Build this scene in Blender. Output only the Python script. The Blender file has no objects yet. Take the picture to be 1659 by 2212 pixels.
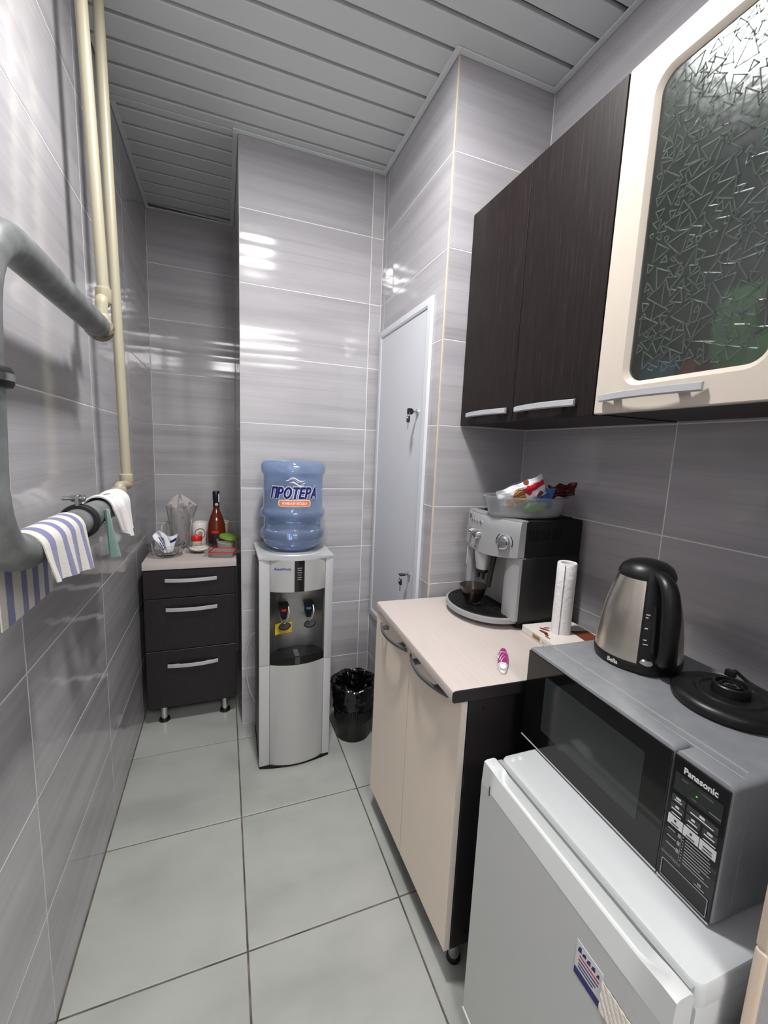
import bpy, bmesh, math, random
from mathutils import Vector, Matrix
R_ = random.Random(7)
S = bpy.context.scene
COL = S.collection
PI = math.pi

# ------------------------------------------------------------------ camera
cam_d = bpy.data.cameras.new('camera')
cam = bpy.data.objects.new('camera', cam_d); COL.objects.link(cam)
FPX = 909.0
cam_d.sensor_fit = 'VERTICAL'; cam_d.sensor_height = 36.0
cam_d.lens = FPX * 36.0 / 2212.0
cam_d.clip_start = 0.02
RX, RY, RZ = -0.1435, -0.0423, -0.3656
def _rot(rx, ry, rz):
    return Matrix.Rotation(rz, 3, 'Z') @ Matrix.Rotation(rx, 3, 'X') @ Matrix.Rotation(ry, 3, 'Y')
_M = _rot(RX, RY, RZ)
right, fwd, up = _M @ Vector((1, 0, 0)), _M @ Vector((0, 1, 0)), _M @ Vector((0, 0, 1))
m4 = Matrix((right, up, -fwd)).transposed().to_4x4()
m4.translation = Vector((0.3955, 0.1311, 1.397))
cam.matrix_world = m4
S.camera = cam

# ------------------------------------------------------------------ light, exposure
w = bpy.data.worlds.new('world'); S.world = w; w.use_nodes = True
w.node_tree.nodes['Background'].inputs[0].default_value = (0.8, 0.9, 1, 1)
w.node_tree.nodes['Background'].inputs[1].default_value = 0.05
def area(name, loc, size, power, color=(1, 1, 1), shape='SQUARE', spread=PI):
    d = bpy.data.lights.new(name, 'AREA'); d.shape = shape; d.size = size
    d.energy = power; d.color = color; d.spread = spread
    o = bpy.data.objects.new(name, d); COL.objects.link(o); o.location = loc
    return o
LAMP = (0.61, 1.10, 2.668)
LAMP2 = (0.72, -1.34, 2.668)
area('kitchen_lamp_light', LAMP, 0.15, 23.5, (1.0, 0.985, 0.985))
area('corridor_lamp_light', LAMP2, 0.90, 38, (1.0, 0.985, 0.985))
S.view_settings.view_transform = 'Standard'
S.view_settings.look = 'None'
S.view_settings.gamma = 1.0
S.view_settings.use_curve_mapping = False
S.view_settings.exposure = 0.49

# ------------------------------------------------------------------ materials
def lin(c):
    return tuple(((v / 255) / 12.92 if v / 255 <= 0.04045 else ((v / 255 + 0.055) / 1.055) ** 2.4) for v in c)
def mat(name, rgb=(128, 128, 128), rough=0.5, metal=0.0, trans=0.0, ior=1.45, spec=0.5, emit=None, estr=0, coat=0, sheen=0, alpha=1):
    m = bpy.data.materials.new(name); m.use_nodes = True
    b = m.node_tree.nodes['Principled BSDF']
    c = lin(rgb)
    b.inputs['Base Color'].default_value = (*c, 1)
    b.inputs['Roughness'].default_value = rough
    b.inputs['Metallic'].default_value = metal
    b.inputs['Transmission Weight'].default_value = trans
    b.inputs['IOR'].default_value = ior
    b.inputs['Specular IOR Level'].default_value = spec
    b.inputs['Coat Weight'].default_value = coat
    b.inputs['Sheen Weight'].default_value = sheen
    b.inputs['Alpha'].default_value = alpha
    if emit:
        b.inputs['Emission Color'].default_value = (*lin(emit), 1)
        b.inputs['Emission Strength'].default_value = estr
    return m
def nd(m, typ, **kw):
    n = m.node_tree.nodes.new(typ)
    for k, v in kw.items():
        if k in n.inputs: n.inputs[k].default_value = v
        else: setattr(n, k, v)
    return n
def lk(m, a, ao, b, bi): m.node_tree.links.new(a.outputs[ao], b.inputs[bi])
def coords(m, scale=(1, 1, 1), kind='Object', rnd=0.0):
    tc = nd(m, 'ShaderNodeTexCoord')
    mp = nd(m, 'ShaderNodeMapping'); mp.inputs['Scale'].default_value = scale
    lk(m, tc, kind, mp, 'Vector')
    if rnd:
        oi = nd(m, 'ShaderNodeObjectInfo')
        mu = nd(m, 'ShaderNodeMath', operation='MULTIPLY'); mu.inputs[1].default_value = rnd
        lk(m, oi, 'Random', mu, 0); lk(m, mu, 0, mp, 'Location')
    return mp
def ramp(m, stops):
    r = nd(m, 'ShaderNodeValToRGB')
    e = r.color_ramp.elements
    while len(e) < len(stops): e.new(0.5)
    for i, (p, c) in enumerate(stops):
        e[i].position = p; e[i].color = (*lin(c), 1) if max(c) > 1 else (*c, 1)
    return r
def noise_color(m, scale, stops, nscale=1.0, detail=4, rnd=0.0, bump=0.0, dist=0.01, rough=0.5):
    b = m.node_tree.nodes['Principled BSDF']
    mp = coords(m, scale, rnd=rnd)
    n = nd(m, 'ShaderNodeTexNoise'); n.inputs['Scale'].default_value = nscale
    n.inputs['Detail'].default_value = detail; n.inputs['Roughness'].default_value = rough
    lk(m, mp, 0, n, 'Vector')
    r = ramp(m, stops); lk(m, n, 'Fac', r, 0); lk(m, r, 0, b, 'Base Color')
    if bump:
        bp = nd(m, 'ShaderNodeBump'); bp.inputs['Strength'].default_value = bump; bp.inputs['Distance'].default_value = dist
        lk(m, n, 'Fac', bp, 'Height'); lk(m, bp, 0, b, 'Normal')
    return m
def bump_noise(m, scale, nscale, strength, dist, detail=2, rnd=0.0):
    b = m.node_tree.nodes['Principled BSDF']
    mp = coords(m, scale, rnd=rnd)
    n = nd(m, 'ShaderNodeTexNoise'); n.inputs['Scale'].default_value = nscale; n.inputs['Detail'].default_value = detail
    lk(m, mp, 0, n, 'Vector')
    bp = nd(m, 'ShaderNodeBump'); bp.inputs['Strength'].default_value = strength; bp.inputs['Distance'].default_value = dist
    lk(m, n, 'Fac', bp, 'Height'); lk(m, bp, 0, b, 'Normal')
    return m

def make_tile_mat():
    m = mat('wall_tile_glaze', (140, 138, 141), 0.10, ior=1.5)
    b = m.node_tree.nodes['Principled BSDF']
    mp = coords(m, (0.9, 1, 14), rnd=40.0)
    n1 = nd(m, 'ShaderNodeTexNoise'); n1.inputs['Scale'].default_value = 1.0; n1.inputs['Detail'].default_value = 2
    lk(m, mp, 0, n1, 'Vector')
    mp2 = coords(m, (1.5, 1, 230), rnd=40.0)
    n2 = nd(m, 'ShaderNodeTexNoise'); n2.inputs['Scale'].default_value = 1.0; n2.inputs['Detail'].default_value = 3
    lk(m, mp2, 0, n2, 'Vector')
    r1 = ramp(m, [(0.3, (160, 158, 161)), (0.55, (176, 174, 177)), (0.75, (184, 182, 185))])
    lk(m, n1, 'Fac', r1, 0)
    r2 = ramp(m, [(0.30, (0.55, 0.55, 0.55)), (0.5, (1, 1, 1)), (0.8, (1.0, 1.0, 1.0))])
    lk(m, n2, 'Fac', r2, 0)
    mx = nd(m, 'ShaderNodeMix', data_type='RGBA', blend_type='MULTIPLY'); mx.inputs[0].default_value = 0.22
    lk(m, r1, 0, mx, 6); lk(m, r2, 0, mx, 7); lk(m, mx, 2, b, 'Base Color')
    # glaze runs in shallow horizontal waves
    mp3 = coords(m, (0.8, 1, 15), rnd=11.0)
    n3 = nd(m, 'ShaderNodeTexNoise'); n3.inputs['Scale'].default_value = 1.0; n3.inputs['Detail'].default_value = 1
    lk(m, mp3, 0, n3, 'Vector')
    bp = nd(m, 'ShaderNodeBump'); bp.inputs['Strength'].default_value = 0.24; bp.inputs['Distance'].default_value = 0.012
    lk(m, n3, 'Fac', bp, 'Height'); lk(m, bp, 0, b, 'Normal')
    return m
M = {}
M['tile'] = make_tile_mat()
M['grout'] = mat('wall_grout', (226, 224, 222), 0.8)
M['ftile'] = noise_color(mat('floor_tile_glaze', (162, 164, 160), 0.32), (1, 1.6, 1), [(0.3, (150, 152, 147)), (0.5, (163, 165, 160)), (0.72, (171, 173, 168))], 3.2, 5, rnd=30)
M['fgrout'] = noise_color(mat('floor_grout', (84, 78, 68), 0.9), (1, 1, 1), [(0.35, (70, 64, 54)), (0.65, (112, 104, 92))], 14)
M['slat'] = mat('ceiling_slat_paint', (212, 216, 216), 0.42)
M['slatback'] = mat('ceiling_groove', (176, 180, 180), 0.6)
M['trim'] = mat('ceiling_trim_paint', (228, 232, 232), 0.4)
M['beige'] = mat('beige_corner_profile', (206, 188, 168), 0.45)
M['hatch'] = mat('grey_painted_steel', (202, 205, 210), 0.38)
M['cream'] = bump_noise(mat('cream_pipe_plastic', (160, 154, 132), 0.4), (1, 1, 1), 60, 0.1, 0.002)
M['galv'] = noise_color(mat('galvanised_pipe', (130, 134, 135), 0.42, 0.25), (1, 1, 1), [(0.3, (98, 101, 101)), (0.55, (122, 125, 125)), (0.8, (150, 152, 151))], 22, 6, bump=0.15, dist=0.002)
M['weld'] = noise_color(mat('rusty_weld', (120, 96, 70), 0.7, 0.2), (1, 1, 1), [(0.35, (92, 70, 48)), (0.6, (160, 150, 130)), (0.8, (120, 120, 112))], 70, 5, bump=0.8, dist=0.004)
M['rubber'] = mat('black_rubber', (22, 22, 23), 0.55)
M['zinc'] = mat('zinc_bolt', (168, 170, 172), 0.3, 1.0)
def cloth(name, rgb, nscale=420):
    return bump_noise(mat(name, rgb, 0.95, spec=0.15, sheen=0.2), (1, 1, 1), nscale, 0.5, 0.0025, 3)
M['towelw'] = cloth('towel_white', (202, 198, 188))
M['towelb'] = cloth('towel_blue', (112, 114, 152))
M['terry'] = cloth('white_terry', (214, 211, 209), 300)
M['green_cloth'] = cloth('green_cloth', (92, 128, 116))
M['wenge'] = noise_color(mat('dark_wenge', (40, 33, 33), 0.46, spec=0.3), (170, 170, 5), [(0.34, (19, 13, 13)), (0.6, (29, 21, 20)), (0.85, (58, 45, 40))], 2.0, 4, bump=0.12, dist=0.002)
M['wenged'] = noise_color(mat('blackish_wenge', (26, 22, 23), 0.42), (170, 170, 5), [(0.34, (22, 18, 19)), (0.6, (29, 25, 26)), (0.85, (44, 38, 38))], 2.0, 4, bump=0.12, dist=0.002)
M['wengeb'] = mat('black_wenge_panel', (24, 21, 22), 0.45)
M['creamdoor'] = mat('cream_laminate', (236, 221, 204), 0.42)
M['creamedge'] = mat('cream_edge_band', (190, 182, 172), 0.4)
M['worktop'] = noise_color(mat('pale_worktop', (190, 180, 174), 0.38), (170, 3.0, 60), [(0.3, (185, 174, 168)), (0.5, (190, 180, 174)), (0.75, (192, 182, 177))], 2.0, 3)
M['handle'] = mat('satin_aluminium', (190, 192, 195), 0.34, 0.35)
M['handled'] = mat('dark_satin_metal', (112, 116, 120), 0.32, 0.75)
M['whited'] = mat('white_cabinet_door', (196, 187, 174), 0.3)
M['silver'] = mat('silver_plastic', (178, 178, 177), 0.38, 0.25)
M['silverl'] = mat('light_silver_plastic', (184, 185, 186), 0.36, 0.2)
M['csilver'] = mat('coffee_machine_silver', (164, 165, 166), 0.36, 0.3)
M['brushed'] = noise_color(mat('brushed_steel', (140, 140, 140), 0.33, 0.9), (3, 3, 500), [(0.3, (150, 150, 151)), (0.7, (164, 164, 164))], 2, 3)
M['kettle_steel'] = noise_color(mat('kettle_steel', (205, 198, 184), 0.27, 1.0), (1, 1, 1), [(0.3, (200, 193, 178)), (0.7, (216, 210, 198))], 16, 3)
M['chrome'] = mat('chrome', (205, 206, 208), 0.12, 1.0)
M['black'] = mat('black_plastic', (20, 20, 21), 0.38)
M['blackg'] = mat('black_gloss', (10, 10, 11), 0.08, ior=1.5)
M['blackm'] = mat('black_matte', (16, 16, 17), 0.6, spec=0.35)
M['blackd'] = mat('deep_black_plastic', (9, 9, 10), 0.5, spec=0.3)
M['darkgrey'] = mat('dark_grey_plastic', (58, 60, 62), 0.45)
M['window'] = mat('microwave_window', (44, 48, 48), 0.10, ior=1.5)
M['mwsilver'] = noise_color(mat('microwave_silver', (142, 145, 148), 0.40, 0.25), (1, 1, 1), [(0.3, (138, 141, 144)), (0.7, (148, 151, 154))], 30, 3)
M['white'] = mat('white_plastic', (198, 201, 200), 0.25)
M['whitem'] = mat('white_matte', (224, 224, 222), 0.6)
M['fridge'] = bump_noise(mat('fridge_door_white', (196, 198, 196), 0.34), (1, 1, 1), 300, 0.04, 0.002)
M['fridgeb'] = mat('fridge_body_white', (186, 189, 190), 0.22)
M['print_w'] = mat('print_white', (215, 216, 216), 0.5)
M['print_g'] = mat('print_grey', (150, 152, 153), 0.5)
M['print_navy'] = mat('print_navy', (20, 24, 105), 0.4)
M['print_blue'] = mat('print_blue', (30, 60, 150), 0.4)
M['print_orange'] = mat('print_orange', (238, 118, 40), 0.4)
M['print_red'] = mat('print_red', (200, 26, 38), 0.4)
M['print_black'] = mat('print_black', (25, 24, 24), 0.5)
M['yellow'] = mat('yellow_sticker', (244, 206, 18), 0.45)
M['led'] = mat('green_led', (60, 255, 60), 0.4, emit=(60, 255, 40), estr=3)
M['lampdiff'] = mat('lamp_diffuser', (250, 250, 250), 0.4, emit=(255, 250, 245), estr=8)
M['bottle'] = mat('blue_bottle_plastic', (210, 228, 252), 0.05, trans=0.90, ior=1.40)
M['water'] = mat('water', (235, 244, 255), 0.0, trans=1.0, ior=1.33)
M['glass'] = mat('clear_glass', (248, 250, 250), 0.02, trans=1.0, ior=1.35)
M['glassd'] = bump_noise(mat('patterned_glass', (166, 180, 172), 0.16, trans=0.97, ior=1.5), (1, 1, 1), 45, 0.10, 0.006, 2)
M['glassr'] = mat('glass_relief', (205, 218, 212), 0.05, trans=0.9, ior=1.5)
M['amber'] = mat('brown_glass', (150, 134, 116), 0.03, trans=1.0, ior=1.4)
M['film'] = mat('clear_film', (240, 232, 232), 0.25, trans=0.62, ior=1.2)
M['frost'] = mat('frosted_plastic', (240, 243, 244), 0.22, trans=0.88, ior=1.3)
M['clearp'] = mat('clear_plastic', (240, 240, 238), 0.1, trans=0.88, ior=1.3)
M['wine'] = mat('rose_brandy_glass', (112, 44, 24), 0.06, trans=0.35, ior=1.45)
M['foil'] = mat('dark_navy_foil', (26, 26, 42), 0.35, 0.3)
M['cupw'] = mat('white_glazed_china', (226, 224, 220), 0.18)
M['cupc'] = mat('cream_glazed_china', (206, 196, 180), 0.25)
M['redcap'] = mat('red_plastic', (206, 32, 34), 0.3)
M['green_lid'] = mat('green_lid_plastic', (128, 172, 62), 0.35, trans=0.25)
M['food'] = mat('pale_food', (196, 190, 158), 0.8)
M['sugar'] = bump_noise(mat('sugar', (238, 230, 218), 0.9), (1, 1, 1), 300, 0.4, 0.003)
M['paper'] = bump_noise(mat('embossed_paper', (232, 231, 230), 0.85), (1, 1, 1), 90, 0.55, 0.004, 2)
M['pack'] = mat('white_packet', (224, 226, 232), 0.3)
M['biscuit'] = mat('biscuit_brown', (196, 146, 84), 0.6)
M['brown'] = mat('chocolate_brown', (118, 58, 34), 0.5)
M['bluepack'] = mat('blue_packet', (70, 120, 190), 0.3)
M['redpack'] = mat('dark_red_foil', (84, 28, 34), 0.35, 0.3)
M['greenpack'] = mat('green_packet', (120, 186, 80), 0.45)
M['boxw'] = mat('white_carton', (222, 216, 208), 0.4)
M['gold'] = mat('gold_print', (180, 160, 110), 0.4, 0.3)
M['magenta'] = mat('magenta_plastic', (150, 30, 110), 0.3)
M['bag'] = bump_noise(mat('black_bag_film', (16, 16, 17), 0.14, ior=1.5), (1, 1, 1), 26, 0.5, 0.02, 2)
M['cable'] = mat('white_cable', (196, 196, 194), 0.4)

# ------------------------------------------------------------------ geometry helpers
class G:
    """collects shapes into one bmesh"""
    def __init__(s): s.bm = bmesh.new()
    def add(s, vs, fs, mi=0):
        v = [s.bm.verts.new(p) for p in vs]
        out = []
        for f in fs:
            try:
                fc = s.bm.faces.new([v[i] for i in f]); fc.material_index = mi; out.append(fc)
            except ValueError: pass
        return v, out
    def box(s, x0, x1, y0, y1, z0, z1, bev=0.0, seg=2, mi=0):
        vs = [(x, y, z) for z in (z0, z1) for y in (y0, y1) for x in (x0, x1)]
        fs = [(0, 2, 3, 1), (4, 5, 7, 6), (0, 1, 5, 4), (1, 3, 7, 5), (3, 2, 6, 7), (2, 0, 4, 6)]
        v, f = s.add(vs, fs, mi)
        if bev > 0:
            ed = list({e for fc in f for e in fc.edges})
            r = bmesh.ops.bevel(s.bm, geom=ed, offset=bev, segments=seg, profile=0.6, affect='EDGES')
            for fc in r['faces']: fc.material_index = mi
        return s
    def loft(s, loops, cap0=True, cap1=True, closed=True, mi=0):
        n = len(loops[0]); vs = [p for l in loops for p in l]; fs = []
        for a in range(len(loops) - 1):
            for i in range(n if closed else n - 1):
                j = (i + 1) % n
                fs.append((a * n + i, a * n + j, (a + 1) * n + j, (a + 1) * n + i))
        if cap0: fs.append(tuple(reversed(range(n))))
        if cap1: fs.append(tuple((len(loops) - 1) * n + i for i in range(n)))
        return s.add(vs, fs, mi)
    def ring(s, loops, mi=0):
        """loops joined in a closed cycle (a torus-like frame)"""
        n = len(loops[0]); k = len(loops); vs = [p for l in loops for p in l]; fs = []
        for a in range(k):
            b = (a + 1) % k
            for i in range(n):
                j = (i + 1) % n
                fs.append((a * n + i, a * n + j, b * n + j, b * n + i))
        s.add(vs, fs, mi); return s
    def cyl(s, p0, p1, r0, r1=None, n=20, caps=True, mi=0):
        r1 = r0 if r1 is None else r1
        p0, p1 = Vector(p0), Vector(p1); d = (p1 - p0).normalized()
        a = Vector((0, 0, 1)) if abs(d.z) < 0.9 else Vector((1, 0, 0))
        u = d.cross(a).normalized(); v = d.cross(u)
        L = [[p + (u * math.cos(t) + v * math.sin(t)) * r for t in [2 * PI * i / n for i in range(n)]] for p, r in ((p0, r0), (p1, r1))]
        s.loft(L, caps, caps, mi=mi); return s
    def lathe(s, prof, cx=0, cy=0, z=0, n=36, sx=1, sy=1, cap0=False, cap1=False, close=False, a0=0, mi=0, fn=None):
        L = []
        for r, h in prof:
            lp = []
            for i in range(n):
                t = a0 + 2 * PI * i / n
                rr, hh = (r, h) if fn is None else fn(r, h, t)
                lp.append((cx + math.cos(t) * rr * sx, cy + math.sin(t) * rr * sy, z + hh))
            L.append(lp)
        if close: s.ring(L, mi)
        else: s.loft(L, cap0, cap1, mi=mi)
        return s
    def tube(s, pts, r, n=12, caps=True, mi=0, flat=1.0):
        pts = [Vector(p) for p in pts]; rs = r if isinstance(r, (list, tuple)) else [r] * len(pts)
        L = []; prev = None
        for i, p in enumerate(pts):
            d = (pts[min(i + 1, len(pts) - 1)] - pts[max(i - 1, 0)]).normalized()
            if prev is None:
                a = Vector((0, 0, 1)) if abs(d.z) < 0.9 else Vector((1, 0, 0))
                u = d.cross(a).normalized()
            else:
                u = (prev - d * prev.dot(d)).normalized()
            prev = u; v = d.cross(u)
            L.append([p + (u * math.cos(t) + v * math.sin(t) * flat) * rs[i] for t in [2 * PI * k / n for k in range(n)]])
        s.loft(L, caps, caps, mi=mi); return s
    def prism(s, poly, axis, a, b, bev=0, seg=2, mi=0):
        """poly of 2-D points; axis 'x': (y,z), 'y': (x,z), 'z': (x,y)"""
        def P(p, t):
            return {'x': (t, p[0], p[1]), 'y': (p[0], t, p[1]), 'z': (p[0], p[1], t)}[axis]
        v, f = s.loft([[P(p, a) for p in poly], [P(p, b) for p in poly]], mi=mi)
        if bev:
            caps = [fc for fc in f if len(fc.verts) == len(poly)][-2:]
            ed = list({e for fc in caps for e in fc.edges})
            r = bmesh.ops.bevel(s.bm, geom=ed, offset=bev, segments=seg, profile=0.6, affect='EDGES')
            for fc in r['faces']: fc.material_index = mi
        return s
    def grid(s, fn, nu, nv, mi=0, mfn=None, thick=0):
        vs = [fn(i / nu, j / nv) for j in range(nv + 1) for i in range(nu + 1)]
        fs = []; ms = []
        for j in range(nv):
            for i in range(nu):
                a = j * (nu + 1) + i
                fs.append((a, a + 1, a + nu + 2, a + nu + 1)); ms.append(mfn((i + 0.5) / nu, (j + 0.5) / nv) if mfn else mi)
        v = [s.bm.verts.new(p) for p in vs]; out = []
        for f, mm in zip(fs, ms):
            fc = s.bm.faces.new([v[i] for i in f]); fc.material_index = mm; out.append(fc)
        if thick:
            bmesh.ops.recalc_face_normals(s.bm, faces=out)
            bmesh.ops.solidify(s.bm, geom=out, thickness=thick)
        return s
    def xform(s, mtx, verts=None):
        bmesh.ops.transform(s.bm, matrix=mtx, verts=verts or s.bm.verts); return s
    def mesh(s, name, smooth=True, ang=38, recalc=True):
        if recalc: bmesh.ops.recalc_face_normals(s.bm, faces=s.bm.faces)
        me = bpy.data.meshes.new(name); s.bm.to_mesh(me); s.bm.free()
        if smooth:
            me.polygons.foreach_set('use_smooth', [True] * len(me.polygons))
            me.set_sharp_from_angle(angle=math.radians(ang))
        return me

def put(name, me, m, parent=None, loc=None, kind=None, label=None, rotz=0):
    o = bpy.data.objects.new(name, me); COL.objects.link(o)
    if m is not None and len(me.materials) == 0:
        for x in (m if isinstance(m, (list, tuple)) else [m]): me.materials.append(M[x] if isinstance(x, str) else x)
    if parent is not None: o.parent = parent
    if loc is not None: o.location = loc
    if rotz: o.rotation_euler.z = rotz
    if kind: o['kind'] = kind
    if label: o['label'] = label
    return o
def part(name, g, m, parent, smooth=True, ang=38, kind=None, label=None, recalc=True):
    """a mesh of its own; g is given in the parent's own space"""
    return put(name, g.mesh(name, smooth, ang, recalc), m, parent, kind=kind, label=label)
def thing(name, label, cat, loc=(0, 0, 0), rotz=0, group=None):
    o = bpy.data.objects.new(name, None); COL.objects.link(o)
    o.location = loc; o.rotation_euler = (0, 0, rotz); o.empty_display_size = 0.05
    o['label'] = label; o['category'] = cat
    if group: o['group'] = group
    return o
def solo(name, g, m, label, cat, loc=(0, 0, 0), rotz=0, group=None, smooth=True, ang=38, recalc=True):
    o = put(name, g.mesh(name, smooth, ang, recalc), m, None, loc, rotz=rotz)
    o['label'] = label; o['category'] = cat
    if group: o['group'] = group
    return o
def struct(name, g, m, smooth=False):
    return put(name, g.mesh(name, smooth), m, None, kind='structure')
def rrect(cx, cy, w_, h_, r, n=5):
    pts = []
    for k, (sx, sy) in enumerate(((1, 1), (-1, 1), (-1, -1), (1, -1))):
        ox, oy = cx + sx * (w_ / 2 - r), cy + sy * (h_ / 2 - r)
        for i in range(n + 1):
            t = PI / 2 * k + PI / 2 * i / n
            pts.append((ox + r * math.cos(t), oy + r * math.sin(t)))
    return pts
def arc(cx, cy, r, a0, a1, n):
    return [(cx + r * math.cos(a0 + (a1 - a0) * i / n), cy + r * math.sin(a0 + (a1 - a0) * i / n)) for i in range(n + 1)]
def smooth_path(pts, k=6):
    pts = [Vector(p) for p in pts]; out = []
    for i in range(len(pts) - 1):
        p0, p1, p2, p3 = pts[max(i - 1, 0)], pts[i], pts[i + 1], pts[min(i + 2, len(pts) - 1)]
        for j in range(k):
            t = j / k
            out.append(0.5 * ((2 * p1) + (p2 - p0) * t + (2 * p0 - 5 * p1 + 4 * p2 - p3) * t * t + (3 * p1 - p0 - 3 * p2 + p3) * t ** 3))
    out.append(pts[-1]); return out
def bend_path(corners, r, k=6):
    """poly-line with rounded corners of radius r"""
    c = [Vector(p) for p in corners]; out = [c[0]]
    for i in range(1, len(c) - 1):
        a = (c[i - 1] - c[i]).normalized(); b = (c[i + 1] - c[i]).normalized()
        rr = min(r, (c[i - 1] - c[i]).length * 0.49, (c[i + 1] - c[i]).length * 0.49)
        for j in range(k + 1):
            t = j / k; p, q_, s_ = c[i] + a * rr, c[i], c[i] + b * rr
            out.append((1 - t) ** 2 * p + 2 * t * (1 - t) * q_ + t * t * s_)
    out.append(c[-1]); return out

def text_g(txt, size, fn, shear=0.0, offset=0.0, extrude=0.0003, align='CENTER', slices=0, xs=1.0, space=1.0, width=None):
    """letters as a mesh; fn maps (u, v, depth) to a point"""
    cu = bpy.data.curves.new('t', 'FONT'); cu.body = txt; cu.size = size; cu.shear = shear; cu.offset = offset
    cu.extrude = extrude; cu.align_x = align; cu.align_y = 'CENTER'; cu.resolution_u = 3; cu.space_character = space
    o = bpy.data.objects.new('t', cu); COL.objects.link(o)
    dg = bpy.context.evaluated_depsgraph_get()
    me = bpy.data.meshes.new_from_object(o.evaluated_get(dg))
    bpy.data.objects.remove(o); bpy.data.curves.remove(cu)
    g = G(); g.bm.from_mesh(me); bpy.data.meshes.remove(me)
    if width:
        xa = min(v.co.x for v in g.bm.verts); xb = max(v.co.x for v in g.bm.verts); k = width / (xb - xa)
        for v in g.bm.verts: v.co.x = (v.co.x - (xa + xb) / 2) * k
    if slices:
        x0 = min(v.co.x for v in g.bm.verts); x1 = max(v.co.x for v in g.bm.verts); n = int((x1 - x0) / slices)
        for i in range(1, n + 1):
            bmesh.ops.bisect_plane(g.bm, geom=g.bm.verts[:] + g.bm.edges[:] + g.bm.faces[:], plane_co=(x0 + i * slices, 0, 0), plane_no=(1, 0, 0))
    for v in g.bm.verts: v.co = Vector(fn(v.co.x * xs, v.co.y, v.co.z))
    return g

# bold Cyrillic capitals as centre lines in a box one unit high: width, list of strokes
def _el(cx, cy, rx, ry, a0, a1, n=14): return [(cx + rx * math.cos(a0 + (a1 - a0) * i / n), cy + ry * math.sin(a0 + (a1 - a0) * i / n)) for i in range(n + 1)]
GLYPH = {
 'П': (0.62, [[(0, 0), (0, 1), (0.62, 1), (0.62, 0)]]),
 'Р': (0.52, [[(0, 0), (0, 1), (0.27, 1)] + _el(0.27, 0.73, 0.25, 0.27, PI / 2, -PI / 2)[1:] + [(0.0, 0.46)]]),
 'О': (0.76, [_el(0.38, 0.5, 0.38, 0.5, 0, 2 * PI, 28)]),
 'Т': (0.60, [[(0, 1), (0.6, 1)], [(0.3, 1), (0.3, 0)]]),
 'Е': (0.46, [[(0.46, 1), (0, 1), (0, 0), (0.46, 0)], [(0, 0.51), (0.40, 0.51)]]),
 'А': (0.68, [[(0, 0), (0.34, 1), (0.68, 0)], [(0.12, 0.30), (0.56, 0.30)]]),
 'Ж': (0.86, [[(0.43, 0), (0.43, 1)], [(0, 1), (0.40, 0.5), (0, 0)], [(0.86, 1), (0.46, 0.5), (0.86, 0)]]),
 'И': (0.60, [[(0, 1), (0, 0), (0.60, 1), (0.60, 0)]]),
 'В': (0.52, [[(0, 0), (0, 1), (0.24, 1)] + _el(0.24, 0.77, 0.21, 0.23, PI / 2, -PI / 2, 10)[1:] + [(0, 0.54)], [(0.24, 0.54)] + _el(0.26, 0.27, 0.26, 0.27, PI / 2, -PI / 2, 10)[1:] + [(0, 0)]]),
 'Я': (0.54, [[(0.54, 0), (0.54, 1), (0.27, 1)] + _el(0.27, 0.74, 0.25, 0.26, PI / 2, 3 * PI / 2, 10)[1:] + [(0.54, 0.48)], [(0.30, 0.48), (0.02, 0)]]),
 'Д': (0.70, [[(0.0, -0.16), (0.0, 0.02), (0.70, 0.02), (0.70, -0.16)], [(0.11, 0.02), (0.26, 1), (0.59, 1), (0.59, 0.02)]]),
}
def strokes(txt, h, thick, width, fn, shear=0.0, gap=0.26, cap=0.5, step=0.004):
    """thick polylines laid on a surface; h and width measure the centre lines"""
    lines, x = [], 0.0
    for ch in txt:
        if ch == ' ': x += 0.42; continue
        w_, ls = GLYPH[ch]
        for l in ls: lines.append([(x + a, b) for a, b in l])
        x += w_ + gap
    tot = x - gap; g = G()
    for l in lines:
        P = [Vector(((a / tot - 0.5) * width + (b - 0.5) * h * shear, (b - 0.5) * h)) for a, b in l]
        closed = (P[0] - P[-1]).length < 1e-6
        if not closed:
            d0, d1 = (P[0] - P[1]).normalized(), (P[-1] - P[-2]).normalized()
            P[0] = P[0] + d0 * thick * cap; P[-1] = P[-1] + d1 * thick * cap
        Q = []
        for a, b in zip(P[:-1], P[1:]):
            n = max(1, int((b - a).length / step))
            Q += [a.lerp(b, i / n) for i in range(n)]
        Q.append(P[-1]); n = len(Q); L = []
        for i, p in enumerate(Q):
            a = Q[i - 1] if i else (Q[-2] if closed else None); b = Q[i + 1] if i < n - 1 else (Q[1] if closed else None)
            d0 = (p - a).normalized() if a is not None else None; d1 = (b - p).normalized() if b is not None else None
            d0 = d0 or d1; d1 = d1 or d0
            m = (d0 + d1); m = m.normalized() if m.length > 0.2 else d1
            k = 1 / max(0.45, m.dot(d1)); nn = Vector((-m.y, m.x)) * thick / 2 * k
            L.append([fn(p.x + nn.x, p.y + nn.y, 0), fn(p.x - nn.x, p.y - nn.y, 0)])
        vs = [q_ for r_ in L for q_ in r_]
        g.add(vs, [(2 * i, 2 * i + 1, 2 * i + 3, 2 * i + 2) for i in range(n - 1)])
    return g
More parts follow.
